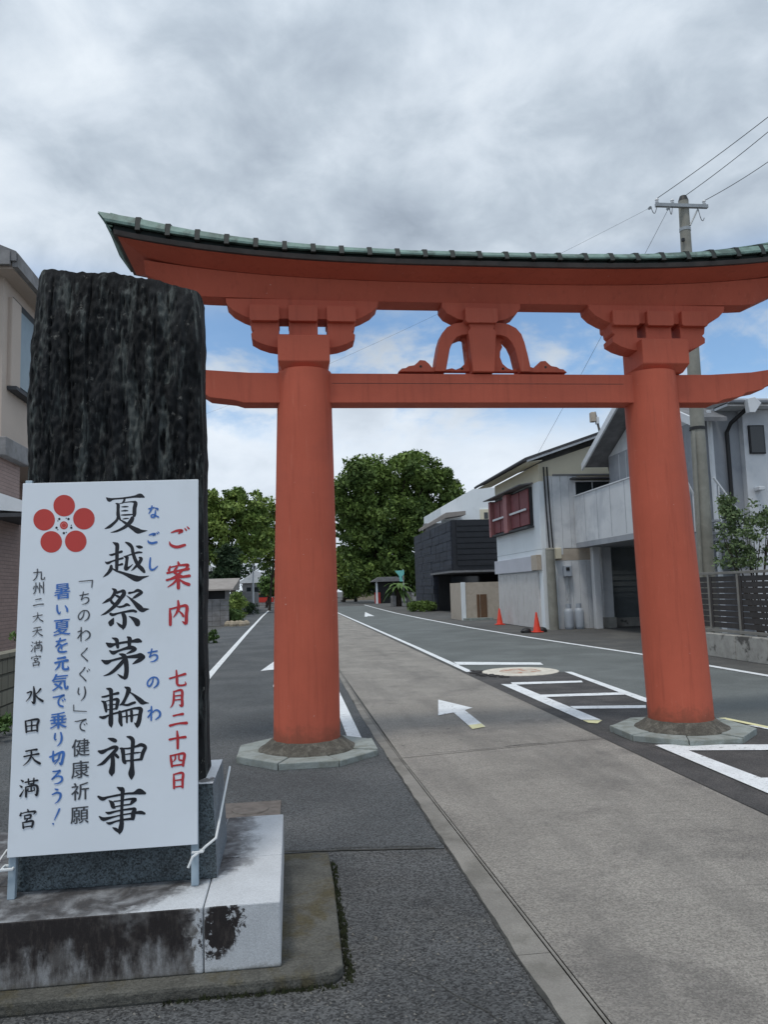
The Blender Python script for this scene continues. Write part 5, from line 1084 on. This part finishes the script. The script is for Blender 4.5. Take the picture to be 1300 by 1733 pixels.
for i, (x, y_, z, s_) in enumerate(((-3.35, 8.9, .12, .22), (-3.9, 12.6, .95, .3), (-2.52, 24.6, .2, .24))):
    b2 = thing('low_plant', ('dark low plant at the foot of the tan block wall', 'green plant topping the tan block wall', 'small green plant by the pavement left of the road line')[i], 'plant', (x, y_, 0))
    cs_ = [[x+rng.normal()*s_*.5, y_+rng.normal()*s_*.6, abs(z+rng.normal()*s_*.4)] for _ in range(24)]; V, F = leaves(cs_, [s_*.35]*24, 1500, .035); crown_obj('foliage', V, F, 'leaf_mid', b2)
GP = thing('roofed_wall', 'grey stone block wall under a flat brown roof left of the road', 'wall', (-3.55, 37.4, 0))
for r_ in range(5):
    for i in range(3): build('block', MB().box(-4.15+i*.39, -4.15+i*.39+.383, 37.4, 37.65, r_*.24+.004, r_*.24+.234), 'gate_wall', GP, bevel=.01)
build('block', MB().box(-4.15, -2.98, 37.42, 37.66, 1.2, 1.28), 'gate_wall', GP)
for x in (-4.05, -3.05): build('pillar', MB().box(x-.1, x+.1, 37.42, 37.62, 1.28, 1.68), 'gate_wall', GP)
build('recess', MB().box(-3.95, -3.15, 37.6, 37.7, 1.28, 1.68), 'black', GP)
build('side_block_wall', MB().box(-4.15, -3.9, 37.66, 42, 0, 1.5), 'block_grey', GP)
build('roof', MB().hexa([(-4.45, 37.1, 1.68), (-2.75, 37.1, 1.68), (-2.6, 39.2, 1.68), (-4.45, 39.2, 1.68), (-4.45, 37.12, 1.75), (-2.75, 37.12, 1.75), (-2.55, 39.2, 2.28), (-4.45, 39.2, 2.28)]), 'gate_roof', GP)
b3 = thing('bush', 'yellow green bush beside the roofed stone wall', 'bush', (-3.0, 44, 0)); V, F = leaves([[-3.1+rng.normal()*.26, 44+rng.normal()*.5, .15+rng.random()*1.35] for _ in range(60)], [.26]*60, 5000, .06); crown_obj('foliage', V, F, 'leaf_light', b3)
for i, (x, y_, w_, h_, lab) in enumerate(((-2.95, 40.2, .35, .55, 'low green weeds at the foot of the roofed stone wall'), (-3.4, 50, .5, .9, 'bushy shrub midway along the left roadside'), (-2.9, 56, .35, .7, 'small rounded shrub near the white street lamp'))):
    b4 = thing('shrub', lab, 'shrub', (x, y_, 0)); V, F = leaves([[x+rng.normal()*w_*.5, y_+rng.normal()*w_, .1+rng.random()*h_] for _ in range(40)], [.22]*40, 2600, .055); crown_obj('foliage', V, F, ('leaf_mid', 'leaf_light', 'leaf_dark')[i], b4)
rk = thing('rubble_stones', 'low heap of brown grey stones at the corner of the roofed wall', 'stones', (-2.9, 37.6, 0))
for i in range(7):
    x, y_ = -3.0+.14*i, 37.0+.5*math.sin(i*2.2); mb = MB()
    mb.loft([[(x+r_*(1+.3*noise.noise(Vector((k, i, 2))))*math.cos(k*math.pi/4), y_+r_*math.sin(k*math.pi/4), z) for k in range(8)] for r_, z in ((.16, 0), (.17, .1), (.12, .2), (.03, .25))]); build('stone', mb, 'tan_wall', rk)
LGW = thing('grey_wall', 'plain grey boundary wall far along the left side of the road', 'wall', (-3.6, 60, 0)); build('wall', MB().box(-4.3, -3.0, 60, 60.3, 0, 1.65), 'gate_wall', LGW); build('side', MB().box(-3.15, -3.0, 60.3, 72, 0, 1.6), 'gate_wall', LGW)
def small_house(label, x0, x1, y0, y1, h, rh_, wm, rm):
    t_ = thing('far_house', label, 'house', (x0, y0, 0)); build('wall', MB().box(x0, x1, y0, y1, 0, h), wm, t_)
    build('roof', MB().prism([(x0-.5, h), (x1+.5, h), (x1+.45, h+.12), ((x0+x1)/2, h+rh_), (x0-.45, h+.12)], y0-.4, y1+.4), rm, t_)
    for i in range(3): a = x0+(x1-x0)*(.15+.28*i); build('window', MB().box(a, a+(x1-x0)*.16, y0-.03, y0, h*.55, h*.8), 'glass', t_)
small_house('white roofed house behind the roofed wall, partly under the trees', -10.5, -6.7, 68, 76, 3.5, 1.5, 'roof_dark', 'siding_grey')
small_house('low house with pale grey roof left of the red car', -6.6, -2.9, 106, 114, 2.9, 1.7, 'gate_wall', 'siding_grey')
small_house('dark roofed house behind the dark conifer left of the road', -16, -11, 60, 68, 3.6, 1.6, 'gate_wall', 'roof_grey')
lp = thing('street_lamp', 'slim white street lamp before the trees on the left', 'street lamp', (-2.95, 60, 0))
build('pole', MB().tube([(-2.93, 60, 0), (-2.9, 60, 4.9)], [.07, .05], 10), 'white_metal', lp, smooth=True); build('lamp_head', MB().lathe((-2.84, 60), [(.04, 4.85), (.16, 4.9), (.18, 5.1), (.1, 5.3), (.01, 5.33)], 14), 'white_metal', lp, smooth=True)
build('arm', MB().tube([(-2.9, 60, 4.0), (-2.5, 60, 4.15)], .03, 6), 'white_metal', lp); build('lamp_head', MB().box(-2.62, -2.36, 59.9, 60.1, 4.1, 4.22), 'white_metal', lp, bevel=.02)
